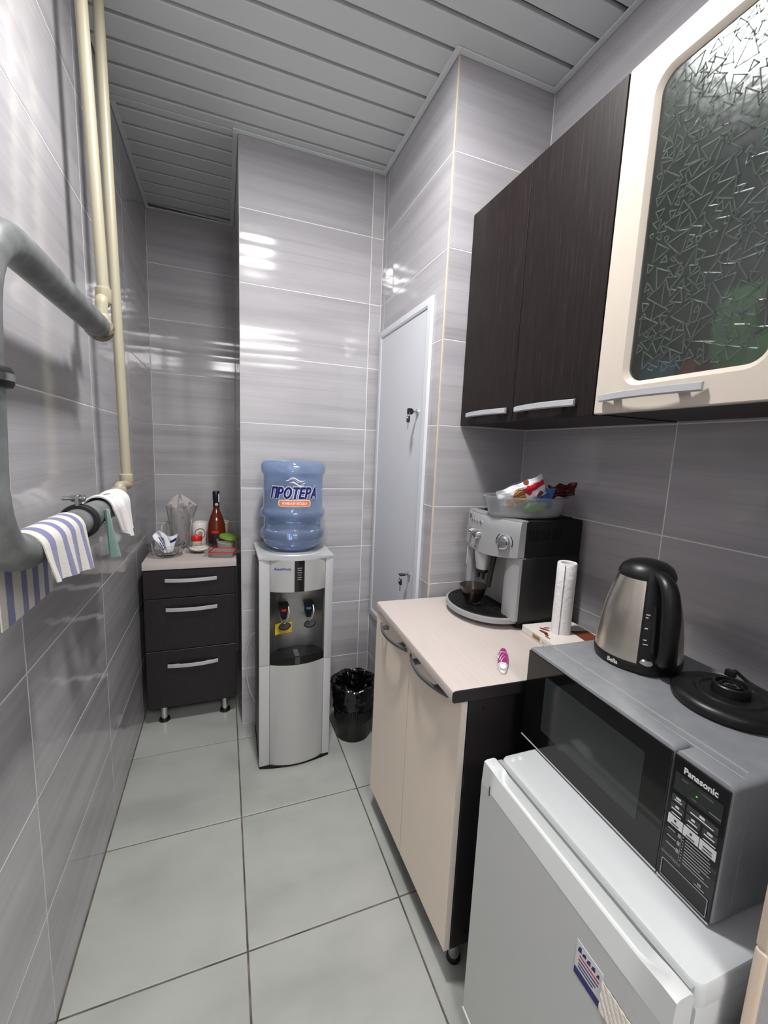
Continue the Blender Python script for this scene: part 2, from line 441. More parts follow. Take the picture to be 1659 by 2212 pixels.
# ------------------------------------------------------------------ the room
X1, X2, W = 0.466, 1.124, 1.515
Y0, Y1, Y2, YN = 2.195, 1.525, 3.012, -2.40
ZC = 2.684
PX, PY = 1.010, 0.372          # near partition corner
def slab(name, x0, x1, y0, y1, z0, z1, m): return struct(name, G().box(x0, x1, y0, y1, z0, z1), m)
floor = slab('floor', -0.10, 1.66, YN - 0.1, Y2 + 0.1, -0.08, -0.003, 'fgrout')
ceiling = slab('ceiling', -0.10, 1.66, YN - 0.1, Y2 + 0.1, ZC + 0.022, ZC + 0.10, 'slatback')
GI = 0.0007
ZT = ZC + 0.02
wall_left = slab('wall_left', -0.10, -GI, YN - 0.1, Y2 + 0.1, 0, ZT, 'grout')
wall_right = slab('wall_right', W + GI, W + 0.12, PY - 0.1, Y1 + 0.05, 0, ZT, 'grout')
wall_back = slab('wall_back', -0.002, X1 + 0.0, Y2 + GI, Y2 + 0.10, 0, ZT, 'grout')
wall_pillar = slab('wall_pillar', X1 + GI, X2 + 0.2, Y0 + GI, Y2 + 0.1, 0, ZT, 'grout')
wall_column = slab('wall_column', X2 + GI, W + 0.12, Y1 + GI, Y0 + 0.002, 0, ZT, 'grout')
wall_near = slab('wall_near', PX + GI, W + 0.12, YN - 0.1, PY - GI, 0, ZT, 'grout')
wall_front = slab('wall_front', -0.002, PX + 0.004, YN - 0.1, YN, 0, ZT, 'whitem')

_tm = {}
def tile_mesh(w_, h_, m, t=0.005, ch=0.0006):
    k = (round(w_, 4), round(h_, 4), m)
    if k not in _tm:
        g = G()
        def L(i, y): return [(i, y, i), (w_ - i, y, i), (w_ - i, y, h_ - i), (i, y, h_ - i)]
        g.loft([L(ch, 0), L(0, ch), L(0, t)])
        me = g.mesh('tile', False); me.materials.append(M[m]); _tm[k] = me
    return _tm[k]
def clipj(j0, step, a, b):
    k0 = math.ceil((a - j0) / step + 1e-3); out = [a]; v = j0 + k0 * step
    while v < b - 0.01:
        out.append(v); v += step
    out.append(b); return out
ZJ = [0.0] + [0.3 * k for k in range(1, 9)] + [ZT]
GH = 0.0017
def tiles(wall, plane, face, us, vs=ZJ):
    rot = {'+x': PI / 2, '-x': -PI / 2, '-y': 0, '+y': PI}[face]
    for a, b in zip(us[:-1], us[1:]):
        for c, d in zip(vs[:-1], vs[1:]):
            me = tile_mesh(b - a - 2 * GH, d - c - 2 * GH, 'tile')
            loc = {'+x': (plane, a + GH, c + GH), '-x': (plane, b - GH, c + GH), '-y': (a + GH, plane, c + GH), '+y': (b - GH, plane, c + GH)}[face]
            put('tile', me, None, wall, loc, rotz=rot)
tiles(wall_left, 0, '+x', clipj(1.768, 0.6, YN, Y2))
tiles(wall_right, W, '-x', clipj(0.92, 0.6, PY, Y1))
tiles(wall_back, Y2, '-y', [0.0, X1])
tiles(wall_pillar, Y0, '-y', [X1, X1 + 0.6, X2])
tiles(wall_pillar, X1, '-x', [Y0, Y0 + 0.42, Y2])
tiles(wall_column, X2, '-x', [Y1 + 0.004, Y1 + 0.62, Y0])
tiles(wall_column, Y1, '-y', [X2 + 0.004, W])
tiles(wall_near, PX, '-x', clipj(PY - 0.6, 0.6, YN, PY - 0.012))
tiles(wall_near, PY, '+y', [PX + 0.012, W])
# floor tiles
T = 0.4573
fx = [0.0, 0.4415, 0.4415 + T, 0.4415 + 2 * T, W + 0.02]
fy = clipj(2.083, T, YN, Y2 + 0.02)
_fm = {}
for a, b in zip(fx[:-1], fx[1:]):
    for c, d in zip(fy[:-1], fy[1:]):
        k = (round(b - a, 4), round(d - c, 4))
        if k not in _fm:
            g = G(); w_, h_ = b - a - 0.005, d - c - 0.005; ch = 0.001
            def L(i, z): return [(i, i, z), (w_ - i, i, z), (w_ - i, h_ - i, z), (i, h_ - i, z)]
            g.loft([L(0, -0.006), L(0, -ch), L(ch, 0)])
            me = g.mesh('tile', False); me.materials.append(M['ftile']); _fm[k] = me
        put('tile', _fm[k], None, floor, (a + 0.0025, c + 0.0025, 0))
# ceiling slats
SP, SG = 0.1016, 0.0145
_sm = {}
def slat_mesh(x1, w_):
    k = (round(x1, 3), round(w_, 3))
    if k not in _sm:
        g = G()
        prof = [(0, 0.016), (0, 0.003), (0.003, 0), (w_ - 0.003, 0), (w_, 0.003), (w_, 0.016)]
        g.prism(prof, 'x', 0.004, x1)
        me = g.mesh('slat', False); me.materials.append(M['slat']); _sm[k] = me
    return _sm[k]
k = -38
while True:
    y = 1.427 + SP * k + SG / 2; k += 1
    if y < YN: continue
    if y > Y2 - 0.02: break
    wd = min(SP - SG, Y2 - y - 0.012)
    yc = y + wd / 2
    if yc < PY: x1 = PX - 0.003
    elif yc < Y1: x1 = W - 0.004
    elif yc < Y0 - 0.04: x1 = X2 - 0.004
    elif yc < Y0 + 0.04:
        put('slat', slat_mesh(X2 - 0.004, Y0 - y - 0.004), None, ceiling, (0, y, ZC))
        put('slat', slat_mesh(X1 - 0.004, SP - SG - (Y0 - y)), None, ceiling, (0, Y0, ZC)); continue
    else: x1 = X1 - 0.004
    if y + SP > Y2 - 0.03:      # last slat hangs askew in the recess
        o = put('slat', slat_mesh(x1 - 0.014, wd - 0.036), None, ceiling, (0.012, y + 0.002, ZC + 0.002)); o.rotation_euler.z = 0.075
        o.location.y = y + 0.002
        continue
    put('slat', slat_mesh(x1, wd), None, ceiling, (0, y, ZC))
# L-shaped edge trims under the slats
def trim(n, x0, x1, y0, y1):
    g = G(); g.box(x0, x1, y0, y1, ZC - 0.006, ZC - 0.001, 0.0008, 1)
    return struct('trim_%d' % n, g, 'trim')
tw = 0.021
trim(1, X2 - tw, X2 - 0.001, Y1 - tw, Y0 - tw)
trim(2, X1 - tw, X2 - 0.001, Y0 - tw, Y0 - 0.001)
trim(3, X1 - tw, X1 - 0.001, Y0, Y2 - tw)
trim(4, 0.001, X1 - 0.001, Y2 - tw, Y2 - 0.001)
trim(5, 0.001, tw, 2.22, Y2 - tw)
trim(6, X2, W - tw, Y1 - tw, Y1 - 0.001)
trim(7, W - tw, W - 0.001, PY + 0.01, Y1 - 0.001)
# beige corner profiles
def profile(n, x, y, z0, z1, sx, sy):
    g = G(); g.box(x, x + 0.0055 * sx, y, y + 0.0055 * sy, z0, z1, 0.002, 2)
    return struct('trim_%d' % n, g, 'beige', True)
profile(8, X2 - 0.001, Y1 - 0.001, 0, ZC - 0.006, 1, 1)
g = G(); g.box(PX - 0.002, PX + 0.012, PY - 0.012, PY + 0.002, 0, 0.806, 0.004, 3); struct('trim_9', g, 'beige', True)
g = G(); g.box(PX - 0.002, PX + 0.012, PY - 0.012, PY + 0.002, 0.808, ZC - 0.006, 0.004, 3); struct('trim_10', g, 'beige', True)

# service hatch in the column's side
g = G(); g.box(1.1165, 1.1235, 1.644, 2.138, 0.573, 1.934, 0.0015, 1)
door_1 = struct('door_1', g, 'hatch')
def fr(i, x, e=0): return [(x, y, z) for y, z in ((1.607 + i, 0.537 + i), (2.172 - i, 0.537 + i), (2.172 - i, 1.970 - i), (1.607 + i, 1.970 - i))]
g = G(); g.ring([fr(0, 1.1235), fr(0.003, 1.1125), fr(0.028, 1.1105), fr(0.0365, 1.1135), fr(0.0365, 1.1235)])
part('frame', g, 'hatch', door_1, False)
for z in (1.556, 0.892):
    g = G(); g.cyl((1.1165, 1.684, z), (1.109, 1.684, z), 0.0105, n=20); g.cyl((1.109, 1.684, z), (1.106, 1.684, z), 0.008, 0.006, n=16)
    part('lock', g, 'chrome', door_1)
def keys(z, lab, tilt):
    t = thing('key_pair', lab, 'keys', (1.1055, 1.684, z))
    # key in the lock
    g = G(); g.box(-0.010, 0.0, -0.0015, 0.0015, -0.004, 0.004); part('key_blade', g, 'chrome', t, False)
    g = G()
    hp = [(-0.010, -0.006), (-0.016, -0.012), (-0.033, -0.012), (-0.036, -0.008), (-0.036, 0.008), (-0.033, 0.012), (-0.016, 0.012), (-0.010, 0.006)]
    if tilt: g.prism([(a, b) for a, b in hp], 'z', -0.0028, 0.0028, 0.001, 1)
    else: g.prism([(a, b) for a, b in hp], 'y', -0.0028, 0.0028, 0.001, 1)
    part('key_head', g, 'black', t)
    g = G(); g.tube([(-0.029 + 0.0 * 1, 0.011 * math.sin(a), -0.012 + 0.011 * math.cos(a)) for a in [2 * PI * i / 16 for i in range(17)]], 0.001, 6); part('key_ring', g, 'chrome', t)
    g = G(); g.prism([(0.010, -0.018), (0.012, -0.024), (0.012, -0.040), (0.008, -0.043), (-0.008, -0.043), (-0.012, -0.040), (-0.012, -0.024), (-0.010, -0.018)], 'x', -0.033, -0.027, 0.001, 1); part('key_head', g, 'black', t)
    g = G(); g.box(-0.031, -0.029, -0.0035, 0.0035, -0.070, -0.041); part('key_blade', g, 'chrome', t, False)
    g = G(); g.box(-0.0338, -0.0330, -0.006, 0.006, -0.027, -0.021, 0.0002, 1); part('key_slot', g, 'print_w', t)
keys(1.556, 'pair of black headed keys hanging in the upper lock of the grey hatch', False)
keys(0.892, 'pair of black headed keys hanging in the lower lock of the grey hatch', True)
# ceiling lamps (above and behind the camera, mirrored in the glaze)
for (x, y, z), s_, lab in ((LAMP, 0.15, 'square recessed ceiling lamp over the kitchen'), (LAMP2, 0.90, 'square recessed ceiling lamp over the passage')):
    t = thing('ceiling_lamp', lab, 'lamp', (x, y, ZC - 0.001))
    h = s_ / 2
    def sq(i, zz): return [(-i, -i, zz), (i, -i, zz), (i, i, zz), (-i, i, zz)]
    g = G(); g.ring([sq(h + 0.004, 0), sq(h + 0.02, 0), sq(h + 0.02, -0.006), sq(h + 0.004, -0.010)]); part('frame', g, 'white', t, False)
    g = G(); g.box(-h - 0.003, h + 0.003, -h - 0.003, h + 0.003, -0.004, 0.0); part('diffuser', g, 'lampdiff', t, False)
# ------------------------------------------------------------------ pipes and rail on the left wall
RXc = 0.090
t = thing('towel_rail', 'galvanised steel pipe loop on the left tiled wall carrying the cloths', 'towel rail', (RXc, 0.835, 1.212))
L0 = Vector((RXc, 0.87, 1.215))
pts = bend_path([(0, 0.665, 0.478), (0, 0.045, 0.478), (0, 0.0, 0.0), (0, 0.765, 0.0)], 0.14, 10)
g = G(); g.tube(pts, 0.030, 24); part('pipe', g, 'galv', t)
for y, z in ((0.665, 0.478), (0.690, 0.0)):
    g = G(); g.lathe([(0.030, -0.022), (0.0335, -0.018), (0.0345, -0.004), (0.033, 0.002), (0.0335, 0.012), (0.030, 0.02)], n=24, cap0=True, cap1=True)
    g.xform(Matrix.Translation((0, y, z)) @ Matrix.Rotation(-PI / 2, 4, 'X')); part('weld_collar', g, 'weld', t, label='rusty weld collar')
def clamp(c, rot, lab):
    g = G(); g.lathe([(0.0305, -0.011), (0.037, -0.011), (0.0395, -0.006), (0.0395, 0.006), (0.037, 0.011), (0.0305, 0.011)], n=32, close=True)
    mt = Matrix.Translation(c) @ rot
    g.xform(mt); cl = part('clamp', g, 'rubber', t, label=lab)
    g = G(); g.box(-0.004, 0.004, -0.011, 0.011, 0.036, 0.060, 0.001, 1); g.cyl((-0.03, 0, 0.052), (0.014, 0, 0.052), 0.0042, n=10); g.cyl((-0.012, 0, 0.052), (-0.006, 0, 0.052), 0.008, n=6); g.cyl((0.006, 0, 0.052), (0.012, 0, 0.052), 0.008, n=6)
    g.xform(Matrix.Translation(c)); part('bolt', g, 'zinc', cl)
clamp((0, 0.408, 0), Matrix.Rotation(PI / 2, 4, 'X'), 'black rubber lined clamp')
g = G(); g.lathe([(0.0305, -0.013), (0.037, -0.013), (0.0395, -0.008), (0.0395, 0.008), (0.037, 0.013), (0.0305, 0.013)], n=32, close=True); g.xform(Matrix.Translation((0, 0.025, 0.262))); part('clamp', g, 'rubber', t, label='black rubber lined clamp')
g = G(); g.lathe([(0.0396, -0.005), (0.0402, -0.005), (0.0402, 0.005), (0.0396, 0.005)], n=32, close=True); g.xform(Matrix.Translation((0, 0.025, 0.262))); part('clamp_band', g, 'zinc', t)

def riser(lab, top, bot, link, coup):
    t = thing('heating_pipe', lab, 'pipe', bot)
    b = Vector(bot)
    g = G(); g.tube([Vector(top) - b, Vector((0, 0, 0))], 0.0145, 18); part('pipe', g, 'cream', t)
    g = G(); g.lathe([(0.0148, 0.012), (0.0195, 0.008), (0.0205, -0.026), (0.018, -0.030)], n=20, cap0=True, cap1=True); part('coupling', g, 'cream', t)
    g = G(); g.tube([Vector(p) - b for p in bend_path(link, 0.014, 5)], coup, 16); part('elbow', g, 'cream', t)
    e = Vector(link[-1]) - b
    g = G(); g.lathe([(0.020, -0.012), (0.021, -0.010), (0.021, 0.012), (0.019, 0.016)], n=18, cap0=True, cap1=True); g.xform(Matrix.Translation(Vector(link[-2]) - b + Vector((0, 0, 0.022)))); part('fitting', g, 'cream', t)
riser('cream plastic pipe from the ceiling ending above the upper arm of the rail', (0.066, 1.572, ZC + 0.01), (0.088, 1.572, 1.80),
      [(0.088, 1.572, 1.772), (0.090, 1.535, 1.772), (0.090, 1.535, 1.693), (0.090, 1.50, 1.690)], 0.0155)
riser('long cream plastic pipe from the ceiling reaching down to the lower arm of the rail', (0.078, 1.716, ZC + 0.01), (0.096, 1.716, 1.278),
      [(0.096, 1.716, 1.252), (0.091, 1.632, 1.256), (0.090, 1.632, 1.215), (0.090, 1.602, 1.212)], 0.0150)

# ------------------------------------------------------------------ cloths over the lower arm (arm axis x=RXc, z=1.215)
def drape(u, L_f, L_b, r, xo=RXc, zo=1.212, sway=0.0):
    """cross-section of a cloth hung on the arm: u 0 = back hem, 1 = front hem; returns x, z"""
    half = PI * r; tot = L_b + half + L_f; s = u * tot
    if s < L_b: return xo - r, zo - (L_b - s)
    if s < L_b + half:
        a = PI - (s - L_b) / r; return xo + r * math.cos(a), zo + r * math.sin(a)
    d = s - L_b - half; return xo + r + sway * d, zo - d
def striped():
    r = 0.0335
    stripes = [(0.10, 0.22), (0.36, 0.47), (0.59, 0.70), (0.82, 0.92)]
    def f(u, v):
        x, z = drape(u, 0.054 + 0.034 * v, 0.13, r, sway=0.10)
        y = 0.945 + 0.215 * v
        d = max(0, (1.215 - z) / 0.12) if u > 0.5 else 0
        y += 0.016 * d
        x += 0.006 * math.sin(v * 15 + 1.0) * d + (0.008 * d if v < 0.08 else 0)
        return (x, y, z)
    def mf(u, v):
        return 1 if any(a < v < b for a, b in stripes) else 0
    g = G(); g.grid(f, 44, 60, mfn=mf, thick=0.0022)
    return g
solo('striped_towel', striped(), ['towelw', 'towelb'], 'off-white tea towel with blue stripes hanging over the rail', 'towel')
def terry(u, v):
    r = 0.0375
    lf = 0.125 - 0.05 * abs(v - 0.75)
    x, z = drape(u, lf * 0.72, 0.10, r, sway=0.12)
    y = 1.385 + 0.185 * v
    d = max(0, (1.215 - z) / 0.12) if u > 0.5 else 0
    y = y + d * (0.085 - 0.085 * v)
    x += 0.010 * math.sin(v * 9 + u * 3) * d + 0.004 * math.sin(v * 21)
    z += 0.006 * math.sin(v * 7 + 1)
    return (x, y, z - 0.001)
g = G(); g.grid(terry, 40, 30, thick=0.004)
solo('terry_cloth', g, 'terry', 'white terry cloth draped over the far end of the rail', 'cloth')
def gtail(u, v):
    z = 1.226 - 0.125 * u - 0.018 * u * v
    y = 1.322 + 0.024 * v + 0.020 * u + 0.070 * u * v
    x = 0.1245 + 0.012 * math.sin(v * PI) * u
    return (x, y, z)
g = G(); g.grid(gtail, 14, 14, mfn=lambda u, v: 1 if v > 0.80 else 0, thick=0.004)
# the upper end runs round behind the arm
def gback(u, v):
    a = -0.55 - u * 1.9
    return (RXc + 0.0335 * math.cos(a), 1.325 + 0.035 * v, 1.215 + 0.0335 * math.sin(a))
g.grid(gback, 10, 6, thick=0.003)
solo('green_cloth', g, ['green_cloth', 'terry'], 'narrow green cloth hanging down between the clamp and the white terry cloth', 'cloth')

# ------------------------------------------------------------------ drawer unit in the recess
def bow_handle(parent, p0, p1, out, up_=(0, 0, 1), bulge=0.022, h=0.012, th=0.006, m='handle', n=14, post=0.18):
    """a shallow arched strip handle between two points, standing off along 'out'"""
    p0, p1, out, up_ = Vector(p0), Vector(p1), Vector(out), Vector(up_)
    g = G(); L = []
    for i in range(n + 1):
        s = i / n; b = 0.010 + bulge * (1 - (2 * s - 1) ** 2)
        c = p0.lerp(p1, s) + out * b
        L.append([c + up_ * h / 2 - out * th / 2, c + up_ * h * 0.35 + out * th / 2, c - up_ * h * 0.35 + out * th / 2, c - up_ * h / 2 - out * th / 2])
    g.loft(L)
    for s in (post, 1 - post):
        c = p0.lerp(p1, s); b = 0.010 + bulge * (1 - (2 * s - 1) ** 2); d = (p1 - p0).normalized()
        q0, q1 = c + out * 0.001, c + out * (b - th * 0.3)
        g.loft([[q + d * a * 0.010 + up_ * bb * 0.004 for a, bb in ((-1, -1), (1, -1), (1, 1), (-1, 1))] for q in (q0, q1)])
    return part('handle', g, m, parent, ang=30)
DF = 2.292
t = thing('drawer_unit', 'dark wood drawer unit with three drawers in the back recess', 'drawer unit', (0.245, 2.60, 0))
o = Vector((0.245, 2.60, 0))
g = G()
for x0, x1 in ((0.030, 0.046), (0.428, 0.444)): g.box(x0 - o.x, x1 - o.x, DF + 0.019 - o.y, 2.88 - o.y, 0.092, 0.800)
g.box(0.046 - o.x, 0.428 - o.x, DF + 0.019 - o.y, 2.88 - o.y, 0.092, 0.108); g.box(0.046 - o.x, 0.428 - o.x, DF + 0.019 - o.y, 2.88 - o.y, 0.784, 0.800); g.box(0.046 - o.x, 0.428 - o.x, 2.87 - o.y, 2.88 - o.y, 0.108, 0.784)
part('body', g, 'wengeb', t, False)
for (z0, z1), hz in (((0.659, 0.797), 0.747), ((0.396, 0.655), 0.602), ((0.096, 0.392), 0.316)):
    g = G(); g.box(0.034 - o.x, 0.440 - o.x, DF - o.y, DF + 0.017 - o.y, z0, z1, 0.0012, 1)
    d = part('drawer', g, 'wenged', t, False)
    bow_handle(d, (0.127 - o.x, DF - o.y, hz), (0.355 - o.x, DF - o.y, hz), (0, -1, 0), bulge=0.014, h=0.019)
for x, y in ((0.098, 2.345), (0.385, 2.345), (0.098, 2.82), (0.385, 2.82)):
    g = G(); g.cyl((x - o.x, y - o.y, 0.012), (x - o.x, y - o.y, 0.0915), 0.0155, n=20)
    l = part('leg', g, 'chrome', t)
    g = G(); g.lathe([(0.012, 0.014), (0.024, 0.011), (0.027, 0.0), ], x - o.x, y - o.y, 0.0005, 20, cap0=True, cap1=True); part('foot', g, 'black', l)
g = G(); g.box(0.032, 0.447, DF - 0.006, 2.90, 0.8005, 0.8365, 0.003, 2)
solo('worktop', g, 'worktop', 'small pale worktop on the drawer unit in the recess', 'worktop')
ZW = 0.837
# crystal bowl with packet
def cut(r, h, t_, k, a): return r * (1 + a * abs(math.sin(t_ * k / 2))), h
bx, by = 0.125, 2.405
g = G(); g.lathe([(0.034, 0.0), (0.040, 0.002), (0.064, 0.020), (0.079, 0.045), (0.083, 0.062), (0.0800, 0.0625), (0.075, 0.046), (0.061, 0.024), (0.034, 0.008), (0.0, 0.007)], n=60, fn=lambda r, h, a: (r * (1 + (0.05 if 0.015 < h < 0.055 else 0.01) * math.cos(a * 15)), h + (0.004 * math.cos(a * 10) if h > 0.058 else 0)), cap0=True)
solo('crystal_bowl', g, 'glass', 'cut crystal bowl holding a torn white packet', 'bowl', (bx, by, ZW + 0.0005))
t = thing('sugar_packet', 'white and blue paper packet standing in the left crystal bowl', 'packet', (bx, by, ZW + 0.0135))
def pk(u, v):
    x = -0.052 + 0.104 * u; zt = 0.108 + 0.014 * math.sin(u * 7) - 0.03 * abs(u - 0.45)
    z = 0.010 + v * (zt - 0.010)
    x = x * (0.45 + 0.62 * v) - 0.006 * (v - 0.5)
    y = -0.014 - 0.018 * math.sin(u * PI) * (1 - v * 0.7) + 0.006 * math.sin(u * 16 + v * 6)
    return (x, y, z)
def pkb(u, v):
    p = pk(u, v); return (p[0], 0.028 - 0.035 * v + 0.010 * math.sin(u * 11 + v * 5), p[2])
def pmf(u, v): return 1 if (0.15 < u < 0.47 and 0.12 < v < 0.75 and math.sin(u * 60 + v * 22) > -0.1) or (u > 0.7 and 0.62 < v < 0.8) else 0
g = G(); g.grid(pk, 40, 24, mfn=pmf); g.grid(pkb, 20, 12)
part('bag', g, ['pack', 'print_navy'], t, recalc=False)
def tape(u, v):
    p = pk(0.47 + 0.17 * u, 0.06 + 0.84 * v); return (p[0], p[1] - 0.003, p[2])
g = G(); g.grid(tape, 4, 12); part('flap', g, 'whitem', t, label='white paper flap')
# small glass dish with sugar
g = G(); g.lathe([(0.028, 0.0), (0.034, 0.002), (0.050, 0.015), (0.062, 0.034), (0.0595, 0.0345), (0.047, 0.018), (0.031, 0.006), (0.0, 0.005)], n=60, fn=lambda r, h, a: (r * (1 + (0.03 if 0.01 < h < 0.033 else 0.01) * math.cos(a * 20)), h + (0.005 * abs(math.cos(a * 3)) if h > 0.033 else 0)), cap0=True)
solo('glass_dish', g, 'glass', 'low cut glass dish of white sugar in the middle of the worktop', 'dish', (0.270, 2.462, ZW + 0.0005))
g = G(); g.lathe([(0.0, 0.007), (0.030, 0.0085), (0.046, 0.0205), (0.044, 0.024), (0.025, 0.028), (0.0, 0.029)], n=36)
o_ = solo('sugar', g, 'sugar', 'white sugar filling the low glass dish', 'sugar', (0.270, 2.462, ZW + 0.0005)); o_['kind'] = 'stuff'
# pitcher with crumpled film
px_, py_ = 0.172, 2.60
g = G(); prof = [(0.040, 0.0), (0.043, 0.004), (0.046, 0.05), (0.058, 0.15), (0.069, 0.225), (0.0665, 0.225), (0.055, 0.15), (0.043, 0.052), (0.039, 0.010), (0.0, 0.009)]
g.lathe(prof, n=64, cap0=True, fn=lambda r, h, a: (r * (1 + 0.018 * math.sin(a * 12 + 6 * math.sin(h * 60)) * (0.02 < h < 0.2)) + (0.02 * max(0, math.cos(a) - 0.8) * 5 * max(0, h - 0.18) / 0.045 * 0.9), h))
t = thing('glass_pitcher', 'tall ribbed glass pitcher at the back of the drawer unit', 'pitcher', (px_, py_, ZW + 0.0005))
part('body', g, 'glass', t)
rr = random.Random(3)
def film(u, v):
    a = 2 * PI * u; r = (0.036 + 0.028 * v) * (1 + 0.28 * math.sin(a * 5 + v * 9) + 0.12 * math.sin(a * 11 - v * 14))
    r *= (1 if v < 0.86 else max(0.0, 1 - (v - 0.86) / 0.14 * 0.9))
    return (r * math.cos(a), r * math.sin(a), 0.014 + 0.262 * v + 0.012 * math.sin(a * 7 + v * 20))
def filmc(u, v):
    p = film(u, v); h = p[2]; lim = 0.036 + 0.065 * h; d = math.hypot(p[0], p[1])
    k_ = min(1, lim / d) if h < 0.225 and d > 0 else 1
    return (p[0] * k_, p[1] * k_, h)
g = G(); g.grid(filmc, 56, 34)
solo('plastic_film', g, 'film', 'crumpled clear plastic film stuffed into the glass pitcher', 'plastic film', (px_, py_, ZW + 0.0005), ang=20)
def mug(name, lab, loc, hang, m='cupw', r=0.038, h=0.098, taper=0.9):
    t = thing(name, lab, 'mug', loc, hang)
    g = G(); g.lathe([(r * taper * 0.92, 0), (r * taper, 0.004), (r, h - 0.002), (r - 0.001, h), (r - 0.004, h - 0.001), (r * taper - 0.004, 0.008), (0, 0.007)], n=36, cap0=True); part('body', g, m, t)
    g = G(); g.tube(smooth_path([(r * 0.95, 0, h * 0.82), (r + 0.016, 0, h * 0.84), (r + 0.028, 0, h * 0.62), (r + 0.024, 0, h * 0.34), (r * 0.93, 0, h * 0.2)], 5), 0.0052, 10); part('handle', g, m, t)
    return t
m1 = mug('mug', 'white mug with a round emblem behind the red capped jar', (0.262, 2.665, ZW + 0.0005), 0.5, h=0.125, r=0.042)
def onc(r, zc, a0): return lambda u, v, d: ((r + d) * math.sin(a0 + u / r), -(r + d) * math.cos(a0 + u / r), zc + v)
def disc_on(r, zc, a0, R1, R0, m, nm, par, d=0.0006):
    f = onc(r, zc, a0); g = G()
    lo = [f(R1 * math.cos(2 * PI * i / 28), R1 * math.sin(2 * PI * i / 28), d) for i in range(28)]
    if R0 > 0:
        li = [f(R0 * math.cos(2 * PI * i / 28), R0 * math.sin(2 * PI * i / 28), d) for i in range(28)]
        g.add(lo + li, [(i, (i + 1) % 28, 28 + (i + 1) % 28, 28 + i) for i in range(28)])
    else: g.add(lo, [tuple(range(28))])
    return part(nm, g, m, par, recalc=False)
disc_on(0.0411, 0.066, 0.12 - 0.5, 0.029, 0.025, 'brown', 'emblem_ring', m1)
disc_on(0.0411, 0.066, 0.16 - 0.5, 0.012, 0, 'gold', 'emblem', m1)
mug('mug', 'white mug behind the glass pitcher showing only its handle', (0.120, 2.76, ZW + 0.0005), 2.75, h=0.115, r=0.040)
# jar with red cap
t = thing('spice_jar', 'small jar with a red screw cap behind the glass dish', 'jar', (0.252, 2.560, ZW + 0.0005))
g = G(); g.lathe([(0.022, 0), (0.025, 0.003), (0.025, 0.040), (0.021, 0.045)], n=30, cap0=True, cap1=True); part('body', g, 'cupc', t)
g = G(); g.lathe([(0.0265, 0.042), (0.0275, 0.044), (0.0275, 0.066), (0.0255, 0.069)], n=40, cap0=True, cap1=True, fn=lambda r, h, a: (r * (1 + 0.012 * math.cos(a * 20) * (0.043 < h < 0.067)), h)); part('cap', g, 'redcap', t)
# cream cup behind the bottle
t = thing('cream_cup', 'cream coloured cup standing behind the brown bottle', 'cup', (0.372, 2.700, ZW + 0.0005))
g = G(); g.lathe([(0.034, 0), (0.036, 0.004), (0.046, 0.118), (0.045, 0.120), (0.042, 0.118), (0.032, 0.008), (0, 0.007)], n=36, cap0=True); part('body', g, 'cupc', t)
g = G(); g.lathe([(0.0452, 0.108), (0.0485, 0.112), (0.0485, 0.121), (0.0462, 0.121), (0.0448, 0.112)], n=36, close=True); part('rim', g, 'cupw', t, label='white rim')
# bottle
t = thing('wine_bottle', 'brown bottle with dark foil neck at the back of the worktop', 'bottle', (0.352, 2.590, ZW + 0.0005))
g = G(); g.lathe([(0.038, 0), (0.0430, 0.004), (0.0465, 0.03), (0.0475, 0.085), (0.0445, 0.125), (0.030, 0.172), (0.0170, 0.205), (0.0150, 0.220), (0.0150, 0.297), (0.013, 0.300)], n=40, cap0=True, cap1=True); part('body', g, 'wine', t)
g = G(); g.lathe([(0.0160, 0.218), (0.0166, 0.220), (0.0160, 0.258), (0.0176, 0.262), (0.0176, 0.302), (0.0150, 0.306)], n=30, cap0=True, cap1=True); part('foil', g, 'foil', t)
g = G()
f = onc(0.0472, 0.048, 0.0); g.grid(lambda u, v: f(-0.036 + 0.072 * u, -0.026 + 0.052 * v, 0.0006), 14, 2); part('label', g, 'print_black', t, recalc=False)
f = onc(0.0476, 0.088, -0.1); g = G(); g.grid(lambda u, v: f(-0.018 + 0.036 * u, -0.006 + 0.012 * v, 0.0008), 10, 1); part('label_band', g, 'print_red', t, recalc=False)
disc_on(0.0165, 0.234, 0.15, 0.0085, 0, 'cupc', 'seal', t)
f = onc(0.0176, 0.275, 0.9); g = G(); g.grid(lambda u, v: f(-0.005 + 0.010 * u, -0.028 + 0.045 * v, 0.0012), 4, 2); part('tax_strip', g, 'print_w', t, recalc=False)
# food tub with green lid
t = thing('food_tub', 'clear plastic tub of pale food with a green lid', 'food container', (0.398, 2.478, ZW + 0.0005))
g = G(); g.lathe([(0.036, 0), (0.039, 0.003), (0.045, 0.056), (0.047, 0.057), (0.047, 0.060), (0.0435, 0.060), (0.037, 0.005), (0.0, 0.004)], n=40, cap0=True); part('tub', g, 'frost', t)
g = G(); g.lathe([(0.0, 0.0045), (0.036, 0.006), (0.041, 0.045), (0.0, 0.047)], n=30); part('contents', g, 'food', t)
g = G(); g.lathe([(0.0, 0.012), (0.044, 0.012), (0.048, 0.010), (0.050, 0.000), (0.047, 0.0), (0.045, 0.006), (0.0, 0.007)], n=40); g.xform(Matrix.Translation((0.016, 0.004, 0.068)) @ Matrix.Rotation(0.16, 4, 'Y') @ Matrix.Rotation(0.10, 4, 'X')); part('lid', g, 'green_lid', t, label='green lid lying askew')
